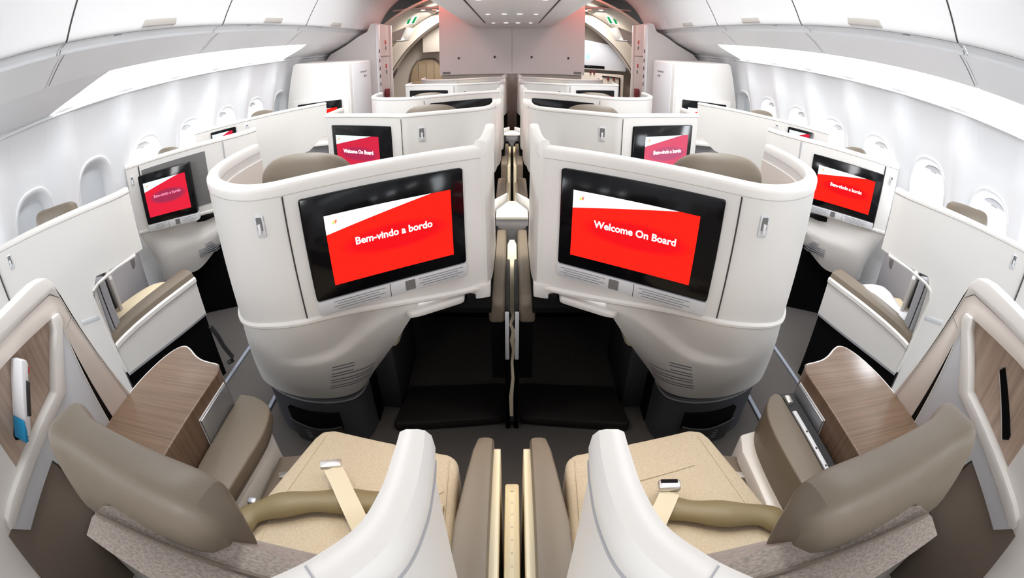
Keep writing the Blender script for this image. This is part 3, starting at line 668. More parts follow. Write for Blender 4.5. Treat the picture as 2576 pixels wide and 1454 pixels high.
# ------------------------------------------------------------------ nearest seat row
AP = catmull([(0.088, 0.332), (0.086, 0.30), (0.088, 0.245), (0.102, 0.19), (0.138, 0.140), (0.190, 0.094), (0.25, 0.046), (0.32, -0.010), (0.42, -0.085), (0.60, -0.165), (0.85, -0.20), (1.06, -0.19),
      (1.20, -0.13), (1.275, -0.02), (1.292, 0.10), (1.292, 0.24)], 9)
for s in (-1, 1):
    word = 'magazine' if s < 0 else 'empty-slot'
    T = Thing('seat_shell', 'white seat shell around the seat, its wood niche %s' % ('holding a magazine' if s < 0 else 'with an empty slot'), 'airline seat shell', (s * 0.7, 0.1, 0), 'nearest seat shells')
    zt = 1.15
    T.part('back_panel', wall_sweep(AP, lambda i: [(0, 0.25), (0, zt - .045), (.04, zt - .045), (.04, 0.25)], s), M_SHELL)
    tk = lambda i: .032 + .012 * min(1.0, i / 34)
    T.part('top_rim', wall_sweep(AP, lambda i: [(-.003, zt - .05), (-.006, zt - .03), (-.004, zt - .010), (0.002, zt - .002), (.009, zt), (tk(i) - .010, zt), (tk(i) - .003, zt - .004), (tk(i), zt - .015), (tk(i), zt - .05)], s), M_RIM)
    T.part('rim_groove', wall_sweep(AP, lambda i: [(-.0045, zt - .056), (-.0045, zt - .050), (.01, zt - .050), (.01, zt - .056)], s), M_SEAML)
    i = min(range(len(AP)), key=lambda k: abs(AP[k][0] - 0.148)); n = normals(AP)[i]; p = AP[i]
    T.part('rim_joint', wall_sweep([(p[0] - n[1] * .0012, p[1] + n[0] * .0012), (p[0] + n[1] * .0012, p[1] - n[0] * .0012)], lambda k: [(-.0068, zt - .05), (-.0068, zt - .03), (-.0048, zt - .010), (.003, zt - .0002), (.012, zt + .0008), (.034, zt + .0008), (.044, zt - .010), (.044, zt - .05)], s), M_SEAML)
    T.part('inner_liner', MB().prism([(-.02, .25), (.06, .765), (.36, .765), (.45, .25)], lambda p, t: (s * t, p[0], p[1]), 1.245, 1.272, .003), M_TAUPEP)
    # aisle wing with niche
    yz = lambda p, t: (s * t, p[0], p[1])
    T.part('aisle_wing', MB().prism([(.20, .10), (.20, 1.155), (.40, 1.172), (.60, 1.180), (.640, 1.172), (.662, 1.145), (.775, .665), (.775, .10)], yz, 1.280, 1.300, .006), M_SHELL)
    T.part('wing_rim', MB().prism([(.15, 1.115), (.15, 1.150), (.40, 1.172), (.60, 1.182), (.645, 1.175), (.668, 1.145), (.782, .665), (.766, .663), (.672, 1.10), (.640, 1.128), (.40, 1.122)], yz, 1.236, 1.303, .005), M_RIM)
    fr = T.part('niche_frame', MB().prism([(.05, 1.065), (.05, 1.122), (.40, 1.124), (.640, 1.126), (.672, 1.098), (.768, .662), (.660, .655), (.642, .98), (.640, 1.066), (.40, 1.072)], yz, 1.240, 1.276, .003), M_BEIGE)
    T.part('frame_joint', MB().prism([(.652, 1.012), (.690, 1.030), (.690, 1.033), (.652, 1.015)], yz, 1.2385, 1.242), M_LATCH, fr)
    T.part('niche_back', MB().prism([(-.04, .66), (-.04, 1.07), (.65, 1.07), (.65, .66)], yz, 1.272, 1.279), M_WOODV)
    T.part('niche_divider', MB().prism([(.640, 1.070), (.612, 1.070), (.605, 1.035), (.500, .900), (.143, .820), (.092, .803), (.078, .780), (.10, .772), (.536, .876), (.645, 1.045)], yz, 1.225, 1.274, .004), M_RIM)
    T.part('wing_console', MB().prism([(.640, 1.045), (.640, 1.0), (.632, .662), (.40, .662), (.36, .772), (.135, .716), (.088, .770), (.10, .774), (.534, .878)], yz, 1.236, 1.274, .002), M_CONSOLE)
    T.part('light_slit', MB().prism([(.6405, 1.008), (.644, .98), (.662, .668), (.632, .660), (.633, .70)], yz, 1.242, 1.27), M_BLACK)
    T.part('slit_edge', MB().tube([(s * 1.237, .638, 1.035), (s * 1.237, .6315, .665)], .003, 6), M_RIM)
    slot = T.part('niche_slot', MB().prism([(.440, 1.025), (.452, 1.005), (.318, .878), (.298, .892), (.300, .905)], yz, 1.268, 1.2775), M_DARK)
    T.part('slot_trim', MB().tube([(s * 1.270, a, b) for a, b in ((.440, 1.028), (.455, 1.005), (.318, .874))], .003, 6), M_LATCH, slot)

    # seat
    T = Thing('airline_seat', 'beige fabric seat with taupe headrest, belt buckle %s' % ('standing up on its strap' if s < 0 else 'lying tilted on the cushion'), 'airline seat', (s * 0.42, 0.5, 0), 'nearest seats')
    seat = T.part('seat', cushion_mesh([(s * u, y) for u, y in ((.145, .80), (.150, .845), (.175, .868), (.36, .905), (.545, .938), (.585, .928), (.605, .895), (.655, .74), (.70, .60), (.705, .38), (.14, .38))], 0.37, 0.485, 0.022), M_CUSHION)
    for pts in ([(.175, .84), (.168, .62), (.168, .42)], [(.565, .905), (.60, .76), (.64, .60), (.65, .45)]):
        T.part('seam', MB().tube([(s * u, y, .4855) for u, y in pts], .0022, 6), M_CUSHION, seat)
    mb = MB().tube([(s * .26, .735, .4858), (s * .40, .765, .4858), (s * .52, .79, .4858)] if s > 0 else [(s * .18, .73, .4858), (s * .26, .66, .4858)], .0026, 6)
    T.part('tuck_seam', mb, M_CUSHION, seat)
    T.part('seat_base', MB().box((s * .42, .62, .18), (.50, .48, .37), .01), M_CHAR)
    back = MB(); rings = []
    for k in range(15):
        f = k / 14; z = .46 + (1.075 - .46) * f; y = .43 - .282 * f; th = .052 + .010 * math.sin(math.pi * f)
        if k == 14: th = .042
        e = .004 if k in (0, 14) else 0
        rings.append([(s * (cu), yy, z + .012 * (k == 14)) for cu, yy in ((.175 + e, y + th * .6), (.25, y + th), (.38, y + th * 1.05), (.47, y + th), (.525 - e, y + th * .6), (.536 - e, y), (.528 - e, y - th * .7), (.38, y - th), (.175 + e, y - th * .7), (.165 + e, y))])
    back.loft(rings)
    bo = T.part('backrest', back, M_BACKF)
    mb = MB().tube([(s * u, .43 - .282 + .008, 1.0885) for u in (.18, .28, .40, .47, .525)], .003, 6)
    T.part('backrest_seam', mb, M_TAUPEP, bo)
    T.part('headrest', headrest_mesh((s * .480, .214, 1.078), .370, .175, .078, R(-6), s * R(7), 0.15, True), M_TAUPE)
    # airbag belt pad and webbing
    pad = [(.715, .50), (.69, .555), (.62, .60), (.52, .635), (.42, .655), (.34, .668)] if s < 0 else [(.72, .515), (.66, .56), (.56, .585), (.46, .615), (.39, .645)]
    pts = catmull(pad, 5); rr = [(0.030 + 0.008 * math.sin(7 * i) * 0.4) * min(1.0, .62 + .12 * i) for i in range(len(pts))]
    T.part('belt_pad', MB().tube([(s * u, y, .500 + .012 * math.sin(math.pi * i / len(pts))) for i, (u, y) in enumerate(pts)], [(r_ * 1.25, r_ * .72) for r_ in rr], 14), M_OLIVE)
    def strap(pts, w, t=.0025):
        P_ = [Vector(p) for p in pts]; rings = []
        for i, p in enumerate(P_):
            tt = (P_[min(i + 1, len(P_) - 1)] - P_[max(i - 1, 0)]).normalized(); a = tt.cross(Vector((0, 0, 1))).normalized(); b = a.cross(tt)
            rings.append([p + a * w + b * t, p - a * w + b * t, p - a * w - b * t, p + a * w - b * t])
        return MB().loft(rings)
    if s < 0:
        sp = catmull([(-.478, .735, .545), (-.455, .705, .538), (-.425, .66, .535), (-.395, .615, .535), (-.365, .57, .515), (-.33, .52, .495)], 4)
        T.part('belt_strap', strap(sp, .026), M_BELT)
        T.part('buckle', MB().box((-.486, .746, .546), (.062, .026, .014), .004, 2, Matrix.Rotation(R(16), 4, 'Z')), M_CHROME)
        T.part('belt_anchor', MB().box((-.70, .60, .50), (.03, .022, .04), .006), M_STEEL)
        T.part('belt_tongue', MB().box((-.185, .665, .492), (.022, .032, .008), .003), M_BELT)
    else:
        sp = catmull([(.405, .672, .530), (.385, .64, .528), (.36, .60, .525), (.33, .55, .505)], 4)
        T.part('belt_strap', strap(sp, .026), M_BELT)
        b = T.part('buckle', MB().box((.405, .690, .535), (.062, .034, .022), .008, 3, Matrix.Rotation(R(-6), 4, 'Z')), M_CHROME)
        T.part('buckle_slot', MB().box((.405, .698, .5465), (.046, .012, .003), .001, 1, Matrix.Rotation(R(-6), 4, 'Z')), M_BLACK, b)
    # console beside the seat
    T = Thing('side_console', 'walnut-topped side console with steel plate, armrest %s' % ('lowered flat' if s < 0 else 'raised showing its pale hinge bar'), 'side console', (s * 1.05, .7, 0), 'walnut consoles')
    top = [(1.235, .30), (1.242, .70), (1.238, .84), (1.218, .96), (1.190, 1.030), (1.160, 1.055), (1.125, 1.045), (1.075, 1.012), (1.03, .990), (.985, .980), (.950, .975), (.926, .962), (.916, .93), (.915, .30)]
    top = catmull(top[1:-1], 3); top = [(1.235, .46)] + top + [(.915, .46)]
    T.part('top', MB().prism([(s * u, y) for u, y in top], lambda p, t: (p[0], p[1], t), .52, .682, .022, 4), M_WOOD)
    T.part('edge_trim', MB().tube([(s * (u + .004), y + .004, .672) for u, y in top[1:-1] if y > .55 and u > .935], .007, 8), M_RIM)
    T.part('cabinet', MB().prism([(s * u, y) for u, y in ((1.22, .30), (1.22, .90), (1.16, 1.02), (1.0, .96), (.90, .90), (.89, .30))], lambda p, t: (p[0], p[1], t), .0, .525, .006), M_SHELL)
    T.part('plate', MB().prism([(.752, .545), (.760, .636), (.935, .636), (.940, .545)], lambda p, t: (s * t, p[0], p[1]), .905, .9175, .002), M_STEEL)
    T.part('plate_frame', MB().tube([(s * .9125, a, b) for a, b in ((.750, .543), (.758, .638), (.937, .638), (.942, .543), (.750, .543))], .003, 6), M_RIM)
    if s < 0:
        T.part('armrest', MB().prism([(s * u, y) for u, y in catmull([(.785, .42), (.762, .58), (.740, .76), (.738, .85), (.755, .925), (.790, .962), (.850, .985), (.905, .985)], 3) + [(.91, .42)]], lambda p, t: (p[0], p[1], t), .508, .553, .010, 3), M_TAUPE)
        T.part('armrest_base', MB().prism([(s * u, y) for u, y in catmull([(.792, .42), (.769, .58), (.748, .76), (.746, .845), (.762, .915), (.795, .950), (.905, .975)], 3) + [(.91, .42)]], lambda p, t: (p[0], p[1], t), .488, .512, .004), M_TAUPEP)
        T.part('side_panel', MB().prism([(s * u, y) for u, y in ((.80, .38), (.780, .62), (.760, .80), (.772, .91), (.90, .96), (.90, .38))], lambda p, t: (p[0], p[1], t), .02, .49, .008), M_RIM)
    else:
        T.part('armrest', MB().prism([(s * u, y) for u, y in catmull([(.775, .40), (.752, .56), (.742, .72), (.750, .84), (.785, .915), (.825, .945)], 3) + [(.845, .93), (.845, .40)]], lambda p, t: (p[0], p[1], t), .47, .602, .016, 4), M_TAUPE)
        hb = T.part('hinge_bar', MB().prism([(.545, .588), (.545, .601), (.855, .601), (.855, .588)], lambda p, t: (s * (t), p[0], p[1]), .852, .868, .003), M_PAPER)
        T.parts('hinge_screw', [MB().box((s * .86, yy, .6015), (.006, .006, .004), .001) for yy in (.62, .69, .76)], M_SEAM, hb)
        T.part('hinge_end', MB().box((s * .862, .905, .597), (.022, .035, .02), .004), M_CHROME)
        T.part('hinge_cavity', MB().box((s * .875, .70, .57), (.05, .48, .05)), M_CHAR)
        T.part('side_panel', MB().prism([(s * u, y) for u, y in ((.72, .38), (.705, .62), (.700, .83), (.72, .90), (.90, .93), (.90, .38))], lambda p, t: (p[0], p[1], t), .02, .475, .01), M_RIM)
    lid = T.part('stowage_lid', MB().prism([(s * u, y) for u, y in ((.60, .50), (.60, .80), (.63, .875), (.735, .845), (.735, .50))], lambda p, t: (p[0], p[1], t), .385, .425, .008), M_TAUPEP)
    T.part('lid_latch', MB().box((s * .683, .772, .428), (.045, .022, .008), .002, 2, Matrix.Rotation(s * R(-18), 4, 'Z')), M_CHROME, lid)
    T.part('lid_surround', MB().prism([(s * u, y) for u, y in ((.59, .50), (.585, .82), (.625, .90), (.75, .865), (.75, .50))], lambda p, t: (p[0], p[1], t), .02, .395, .004), M_CHAR)

# magazine in the niche
T = Thing('magazine', 'folded glossy magazine with white and blue cover stuck in the wood niche', 'magazine', (-1.255, .37, .97))
ax = Vector((0, .115, .150)).normalized(); px = Vector((0, ax.z, -ax.y)); c0 = Vector((-1.24, .380, .985))
def mg(p, t): return tuple(c0 + ax * p[0] + px * p[1] + Vector((t, 0, 0)))
T.part('pages', MB().prism([(-.095, -.010), (-.095, .010), (.085, .013), (.095, .004), (.092, -.012)], mg, -.028, .062, .003), M_PAPER)
T.part('cover_back', MB().prism([(-.112, -.016), (-.108, -.004), (-.072, -.008), (-.055, -.015)], mg, -.02, .064, .002), M_BLUE)
T.part('cover_strip', MB().prism([(-.045, .000), (-.045, .0155), (.040, .017), (.045, .002)], mg, .050, .0632, .001), M_CHAR)
T.part('cover_mark', MB().prism([(.062, .0135), (.062, .0165), (.078, .0165), (.078, .0135)], mg, .03, .063, .001), M_RED)

# ------------------------------------------------------------------ armrests and fittings along the centre line
def divider(s, y0, y1, u0, u1, z, label, front=True, post=False):
    T = Thing('seat_divider', label, 'divider', (s * (u0 + u1) / 2, (y0 + y1) / 2, 0), 'centre seat dividers')
    zb = .565 if post else .30
    pts = [(y0, zb), (y0, z - .02), (y0 + .02, z)] + [(y1 - .07, z), (y1 - .03, z - .008), (y1 - .008, z - .03), (y1, z - .07), (y1, zb)]
    if y0 < 1:   # tapered pad with a rounded nose
        rings = []
        for y, a, b, top in ((y0, .046, .122, z), (.40, .046, .124, z), (.52, .046, .121, z), (.66, .045, .104, z), (.74, .044, .094, z - .003), (.785, .044, .087, z - .018), (.805, .046, .083, z - .045), (.815, .050, .078, z - .09)):
            rings.append([(s * a, y, .30), (s * a, y, top - .014), (s * (a + .004), y, top - .004), (s * (a + .014), y, top), (s * (b - .016), y, top), (s * (b - .005), y, top - .004), (s * b, y, top - .016), (s * (b + .006), y, .30)])
        T.part('pad', MB().loft(rings), M_TAUPE)
    else: T.part('pad', MB().prism(pts, lambda p, t: (s * t, p[0], p[1]), u0, u1, .016, 3), M_TAUPE)
    T.part('inner_panel', MB().prism([(y0 + (.03 if post else 0), zb - .25), (y0 + (.03 if post else 0), z - .03), (y1 - .06, z - .03), (y1 - .03, z - .06), (y1 - .02, zb - .25)], lambda p, t: (s * t, p[0], p[1]), u0 - .018, u0 + .004, .003), M_CHAR if post else M_CREAM)
    if post:
        T.part('post', MB().box((s * (u0 - .008), y0 - .008, .515), (.015, .012, .21), .003), M_SILVER)
        T.part('pad_base', MB().prism([(y0 + .01, .30), (y0 + .01, .57), (y1 - .05, .57), (y1 - .05, .30)], lambda p, t: (s * t, p[0], p[1]), u0 + .004, u1 - .006), M_DARK)
        T.part('leg', MB().box((s * (u0 - .008), y0 + .03, .19), (.02, .03, .38), .003), M_DARK)
    else:
        T.part('stand', MB().box((s * (u0 + u1) / 2, (y0 + y1) / 2, .145), (.05, (y1 - y0) * .8, .29)), M_CHAR)
    return T
for s in (-1, 1):
    nm = 'magazine seat' if s < 0 else 'empty-slot seat'
    divider(s, .12, .815, .046, .118, .665, 'rounded taupe armrest with cream inner panel beside the %s' % nm)
    divider(s, 1.42, 2.14, .026, .084, .665, 'taupe centre armrest seen between the two big screens, %s side' % nm, post=True)
    divider(s, 2.44, 2.95, .034, .090, .70, 'taupe armrest beyond the white centre table, %s side' % nm)
    divider(s, 3.50, 4.30, .030, .085, .66, 'small far taupe armrest in the centre gap, %s side' % nm)
mb = MB().prism([(.10, .40), (.10, .585), (.66, .585), (.695, .575), (.705, .55), (.705, .40)], lambda p, t: (t, p[0], p[1]), -.017, .017, .006)
T = Thing('centre_divider', 'cream perforated divider strip between two taupe armrests with cream panels', 'divider', (0, .4, 0))
T.part('strip', mb, M_CREAM)
T.parts('perforation', [MB().box((0.0, .14 + k * .035, .5855), (.005, .004, .001)) for k in range(16)], M_LATCH)
T.part('foot', MB().box((0, .4, .2), (.02, .58, .41)), M_CHAR)
single('hook_tape', MB().loft([[(x - wd, y, z), (x + wd, y, z), (x + wd, y + .003, z - .004), (x - wd, y + .003, z - .004)] for x, y, z, wd in
       [(0, 2.02, .64, .010), (0, 1.95, .645, .020), (0, 1.75, .63, .020), (-.002, 1.62, .60, .017), (-.004, 1.52, .585, .015), (.006, 1.47, .57, .007), (-.006, 1.45, .545, .006), (.006, 1.44, .52, .007), (.0, 1.435, .48, .008), (.006, 1.432, .44, .006),
        (.0, 1.430, .38, .005), (.004, 1.428, .30, .006), (-.004, 1.426, .20, .008), (-.002, 1.425, .09, .007)]]), M_CREAM, 'crumpled cream tape hanging between the armrests under the two big screens', 'tape')
def centre_table(y0, y1, z, label):
    T = Thing('centre_table', label, 'table', (0, (y0 + y1) / 2, 0))
    T.part('top', MB().prism([(-.078, y0), (.078, y0), (.078, y0 + .10), (.022, y1), (-.022, y1), (-.078, y0 + .10)], lambda p, t: (p[0], p[1], t), z - .018, z, .004), M_RIM)
    T.part('apron', MB().prism([(-.078, z - .017), (.078, z - .017), (.078, z - .065), (.035, z - .072), (.018, z - .10), (.016, z - .2), (-.016, z - .2), (-.018, z - .10), (-.035, z - .072), (-.078, z - .065)], lambda p, t: (p[0], t, p[1]), y0 + .004, y0 + .02, .002), M_GREYP)
    T.part('pedestal', MB().box((0, (y0 + y1) / 2, (z - .02) / 2), (.03, .10, z - .02)), M_GREYP)
    for s in (-1, 1):
        T.part('side_wing', MB().prism([(.088, y0 + .10), (.075, y0 + .15), (.04, y1 - .01), (.022, y1 + .04), (.030, y1 + .05), (.052, y1 + .01), (.088, y0 + .19)], lambda p, t: (s * p[0], p[1], t), z - .05, z + .03, .004), M_RIM)
centre_table(2.116, 2.36, .72, 'white centre table with grey apron seen between the two big screens')
centre_table(4.38, 4.62, .72, 'far small white centre table deep in the centre gap')

# ------------------------------------------------------------------ window seats
def lower_body(T, s, tc, bc, seam, zb, N=36, K=10):
    def resample(c, n):
        L = [0]
        for a, b in zip(c, c[1:]): L.append(L[-1] + math.dist(a, b))
        out = []
        for k in range(n):
            t = L[-1] * k / (n - 1); j = min(max(i for i in range(len(L)) if L[i] <= t + 1e-9), len(c) - 2)
            f = (t - L[j]) / max(L[j + 1] - L[j], 1e-9); out.append(tuple(c[j][q] + (c[j + 1][q] - c[j][q]) * f for q in (0, 1)))
        return out
    tc, bc = resample(tc, N), resample(bc, N); ns = normals(tc); rings = []
    for k in range(K + 1):
        f = k / K; ro, ri = [], []
        for j in range(N):
            u, y = (tc[j][q] + (bc[j][q] - tc[j][q]) * f for q in (0, 1)); z = seam + (zb[j] if isinstance(zb, list) else zb - seam) * f if not isinstance(zb, list) else seam + (zb[j] - seam) * f
            q = sm(.60, .64, z) * sm(2.30, 2.05, u) * .03; b = .02 * math.sin(math.pi * f) - q
            ro.append((s * (u - ns[j][0] * b), y - ns[j][1] * b, z)); ri.append((s * (u - ns[j][0] * (b - .02)), y - ns[j][1] * (b - .02), z))
        rings.append(ro + ri[::-1])
    return T.part('lower_body', MB().loft(rings), M_SHELL, angle=50)

WC = catmull([(1.607, 2.635), (1.615, 2.58), (1.660, 2.50), (1.75, 2.428), (1.90, 2.350), (2.10, 2.230), (2.25, 2.139), (2.31, 2.103), (2.335, 2.090), (2.352, 2.082)], 5)
WBp = catmull([(1.590, 1.40), (1.600, 1.335), (1.66, 1.262), (1.75, 1.19), (1.90, 1.075), (2.05, .955), (2.14, .885), (2.25, .80), (2.335, .735)], 5)
for s in (-1, 1):
    # -- nearest window shell with open stowage beside the seat
    T = Thing('seat_shell', 'window seat shell above an open stowage holding %s' % ('a cream pillow' if s < 0 else 'a plastic-wrapped pillow'), 'airline seat shell', (s * 1.9, 1.4, 0), 'window seat shells')
    def zl(i):
        u = WBp[i][0]
        return .90 + .02 * sm(1.72, 1.6, u) if u < 1.75 else (.90 - .06 * sm(1.75, 1.785, u) if u < 1.79 else .10)
    shell_wall(T, WBp, s, zl, 1.205, 0.034, drop=0.03)
    T.part('panel_seam', MB().tube([(s * 2.168, .855, 1.15), (s * 2.150, .868, .60)], .004, 6), M_SEAM)
    coat_hook(T, (s * 2.098, .918), (-s * .62, -.78), 1.085, 1.155)
    T.part('opening_trim', MB().tube([(s * u, y, z) for u, y, z in [(1.592, 1.345, .917), (1.66, 1.255, .900), (1.745, 1.186, .868), (1.775, 1.163, .845), (1.786, 1.152, .80), (1.784, 1.155, .70), (1.778, 1.160, .42)]], .008, 8), M_RIM)
    T.part('groove', MB().prism([(1.80, .705), (1.88, .712), (1.88, .735), (1.80, .728)], lambda p, t: (s * p[0], 2.6 - .8 * p[0] + t - .006, p[1]), -.004, .004, .001), M_SILVER)
    side = catmull([(1.775, 1.165), (1.735, 1.27), (1.68, 1.42), (1.63, 1.58), (1.598, 1.715)], 5)
    zz = [(.575 + .045 * k / (len(side) - 1) + .012 * math.sin(math.pi * k / (len(side) - 1))) for k in range(len(side))]
    T.part('side_panel', wall_sweep(side, lambda i: [(0, .40), (0, zz[i] - .012), (-.03, zz[i] - .012), (-.03, .40)], s), M_SHELL)
    T.part('side_moulding', wall_sweep(side, lambda i: [(.003, zz[i] - .035), (.008, zz[i] - .03), (.008, zz[i] - .012), (.0, zz[i] - .004), (-.01, zz[i] - .006), (-.01, zz[i] - .035)], s), M_RIM)
    T.part('armrest', wall_sweep(side, lambda i: [(-.004, zz[i] - .03), (-.002, zz[i] - .01), (-.014, zz[i] + .018), (-.035, zz[i] + .030), (-.10, zz[i] + .028), (-.125, zz[i] + .015), (-.13, zz[i] - .03)], s), M_TAUPE)
    T.part('side_base', wall_sweep(side, lambda i: [(-.02, 0), (-.012, .40), (-.10, .40), (-.10, 0)], s), M_DARK)
    T.part('base_trim', wall_sweep(side, lambda i: [(.001, .392), (.001, .404), (-.02, .404), (-.02, .392)], s), M_GREYP)
    T.parts('base_vent', [MB().box((s * (side[11 + k][0] + .010), side[11 + k][1], .26 - .004 * k), (.008, .012, .10), .002) for k in range(3)], M_GREYD)
    T.part('stowage_liner', MB().prism([(1.80, 1.20), (2.20, 1.12), (2.33, 1.90), (2.30, 1.98), (2.28, 1.92), (2.13, 1.22), (1.80, 1.27)], lambda p, t: (s * p[0], p[1], t), .30, .86, .006), M_GREYP)
    T.part('stowage_panel', MB().prism([(1.86, 1.34), (2.23, 1.58), (2.22, 1.61), (1.855, 1.36)], lambda p, t: (s * p[0], p[1], t), .42, .80, .004), M_LATCH)
    T.part('stowage_recess', MB().prism(rrect(1.68, 1.90, .60, .74, .03), lambda p, t: (s * (2.243 + (p[0] - 1.68) * .20 + t), p[0], p[1]), -.012, .004, .002), M_GREYD)
    tg = T.part('side_divider', MB().prism([(1.80, .86), (1.80, .52), (1.90, .45), (2.08, .45), (2.08, .60)], lambda p, t: (s * p[0], 1.215 + t + (p[0] - 1.8) * .12, p[1]), 0, .012, .003), M_GREYD)
    mb = MB().box((s * 1.885, 1.210, .775), (.014, .004, .010), .001)
    T.part('tag_red', mb, M_RED, tg)
    if s < 0:
        T.part('tag_green', MB().box((s * 1.905, 1.212, .760), (.014, .004, .010), .001), M_LOGOG, tg)
    if s < 0:
        single('strap', MB().tube([(-1.585, 1.70, .33), (-1.570, 1.715, .26), (-1.572, 1.735, .18), (-1.545, 1.745, .10), (-1.56, 1.75, .07), (-1.59, 1.74, .06)], (.014), 8), M_CHAR, 'dark strap dangling by the black base under the taupe armrest', 'strap', loc=(-1.57, 1.72, .06))
    # seat, pillow inside
    S = Thing('airline_seat', 'window seat mostly hidden behind the shell above the %s' % ('cream pillow' if s < 0 else 'plastic-wrapped pillow'), 'airline seat', (s * 2.0, 1.5, 0), 'window seats')
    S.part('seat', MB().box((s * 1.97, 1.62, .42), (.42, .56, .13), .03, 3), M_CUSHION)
    S.part('seat_base', MB().box((s * 1.97, 1.60, .18), (.36, .46, .36), .01), M_CHAR)
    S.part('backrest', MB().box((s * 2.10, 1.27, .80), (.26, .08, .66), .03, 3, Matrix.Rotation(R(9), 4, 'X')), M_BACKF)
    S.part('headrest', headrest_mesh((s * 2.03, 1.235, 1.135), .30, .19, .07, R(-4), s * R(-14), 0.1, True), M_TAUPE)
    pl = MB(); rings = []
    for k in range(13):
        t = -1 + k / 6; e = max(.02, 1 - abs(t) ** 3) ** .5
        rings.append([(s * (1.90 - .13 * (t + 1) * .5 + .10 * math.copysign(abs(math.cos(a)) ** .7, math.cos(a)) * (.55 + .45 * e)), 1.47 + t * .22, .585 + .055 * e * math.copysign(abs(math.sin(a)) ** .8, math.sin(a)) + (0.02 if s > 0 else 0) * math.sin(5 * t)) for a in [2 * math.pi * q / 16 for q in range(16)]])
    pl.loft(rings)
    if s < 0:
        single('pillow', pl, M_PILLOW, 'cream pillow lying in the open stowage behind the taupe armrest', 'pillow', loc=(s * 1.85, 1.42, .49))
        single('folded_blanket', MB().box((s * 1.99, 1.40, .54), (.10, .26, .07), .02, 3, Matrix.Rotation(R(18), 4, 'Z')), M_BLANKET, 'folded olive blanket edge beside the cream pillow in the stowage', 'blanket', loc=(s * 1.99, 1.40, .50))
    else:
        single('pillow', pl, M_PLASTICW, 'white plastic-wrapped pillow packed in the open stowage', 'pillow', loc=(s * 1.85, 1.42, .49))
        single('folded_blanket', MB().box((s * 1.99, 1.42, .56), (.11, .30, .05), .022, 3, Matrix.Rotation(R(-14), 4, 'Z')), M_PILLOW, 'folded cream blanket tucked beside the wrapped white pillow', 'blanket', loc=(s * 1.99, 1.42, .52))

    # -- second window shell with its screen
    T = Thing('seat_shell', 'window seat shell with a %s' % ('swung-out crimson screen whose dim lettering is barely legible' if s < 0 else 'bright red screen reading Bem-vindo a bordo by the bright windows'), 'airline seat shell', (s * 2.0, 2.5, 0), 'window seat shells')
    wz = lambda i: .745 if WC[i][0] > 1.72 else .90
    shell_wall(T, WC, s, wz, 1.195, 0.034, drop=0.03)
    def PW(u): return (s * u, 3.5 - .605 * u)
    T.part('panel_seam', MB().prism([(2.262, .752), (2.266, .752), (2.266, 1.165), (2.262, 1.165)], lambda p, t: (s * p[0], 3.5 - .605 * p[0] + t, p[1]), -.006, .003), M_SEAM)
    T.part('wing_seam', MB().prism([(1.742, .90), (1.746, .90), (1.746, 1.165), (1.742, 1.165)], lambda p, t: (s * p[0], 3.487 - .605 * p[0] + t, p[1]), -.008, .008), M_SEAML)
    coat_hook(T, (s * 2.316, 2.098), (-s * .52, -.85), 1.055, 1.12, 0.026)
    if s < 0:
        F, Wd = panel_frame(PW(2.252), PW(1.835), .80)
        T.part('screen_recess', MB().prism(rrect(0, Wd, 0, .335, .008), lambda p, t: F(p[0], p[1], t), -.02, .003), M_GREYD)
        T.parts('port', [MB().box(F(Wd - .02, .06 + .022 * k, .008), (.02, .012, .012), .003) for k in range(3)], M_SILVER)
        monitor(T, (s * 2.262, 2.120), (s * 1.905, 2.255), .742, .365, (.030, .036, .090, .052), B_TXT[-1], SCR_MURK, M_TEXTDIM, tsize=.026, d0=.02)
    else:
        monitor(T, PW(1.832), PW(2.262), .742, .368, (.046, .052, .088, .060), B_TXT[-1], SCR_BRIGHT, tsize=.029)
    T.part('seam_moulding', wall_sweep([p for p in WC if p[0] > 1.70], lambda i: [(-.003, .735), (-.008, .740), (-.008, .752), (0, .757), (.03, .757), (.03, .735)], s), M_RIM)
    tcu = [p for p in WC if p[0] > 1.70]
    bcu = catmull([(1.85, 2.46), (2.0, 2.34), (2.14, 2.235), (2.22, 2.175), (2.29, 2.155), (2.34, 2.18), (2.37, 2.26)], 6)
    N = 36; zb = [.52 - .15 * sm(0, 16, j) for j in range(N)]
    lower_body(T, s, tcu, bcu, .738, zb)
    mb = MB()
    for k in range(6):
        z = .545 - k * .014
        mb.prism([(1.93 - .004 * k, z), (2.02 if k > 1 else 1.97, z - .008), (2.02 if k > 1 else 1.97, z - .004), (1.93 - .004 * k, z + .004)], lambda p, t: (s * p[0], 3.528 - .605 * p[0] + .03 * (.70 - p[1]) + t, p[1]), -.030, .02)
    T.part('placard', mb, M_PLACARD)
    T.part('tray_slot', MB().prism([(1.80, .715), (1.98, .730), (1.98, .700), (1.93, .695)], lambda p, t: (s * p[0], 3.5 - .605 * p[0] + t, p[1]), -.002, .06), M_BLACK)
    T.part('tray_table', MB().prism([(1.64, 2.50), (1.86, 2.365), (1.88, 2.40), (1.70, 2.60)], lambda p, t: (s * p[0], p[1], t), .725, .745, .005), M_RIM)
    T.part('foot_well', MB().prism([(1.66, 2.56), (2.35, 2.27), (2.35, 2.95), (1.66, 2.95)], lambda p, t: (s * p[0], p[1], t), .0, .36), M_DARK)  # solid near-black blocks painting the shaded hollow
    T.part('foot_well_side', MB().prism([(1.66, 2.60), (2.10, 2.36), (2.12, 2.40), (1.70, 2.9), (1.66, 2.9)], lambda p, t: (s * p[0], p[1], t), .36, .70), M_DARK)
    # -- third window shell
    T = Thing('seat_shell', 'third window seat shell, blank pale wing with small coat hook, %s' % SD[s], 'airline seat shell', (s * 1.9, 3.6, 0), 'window seat shells')
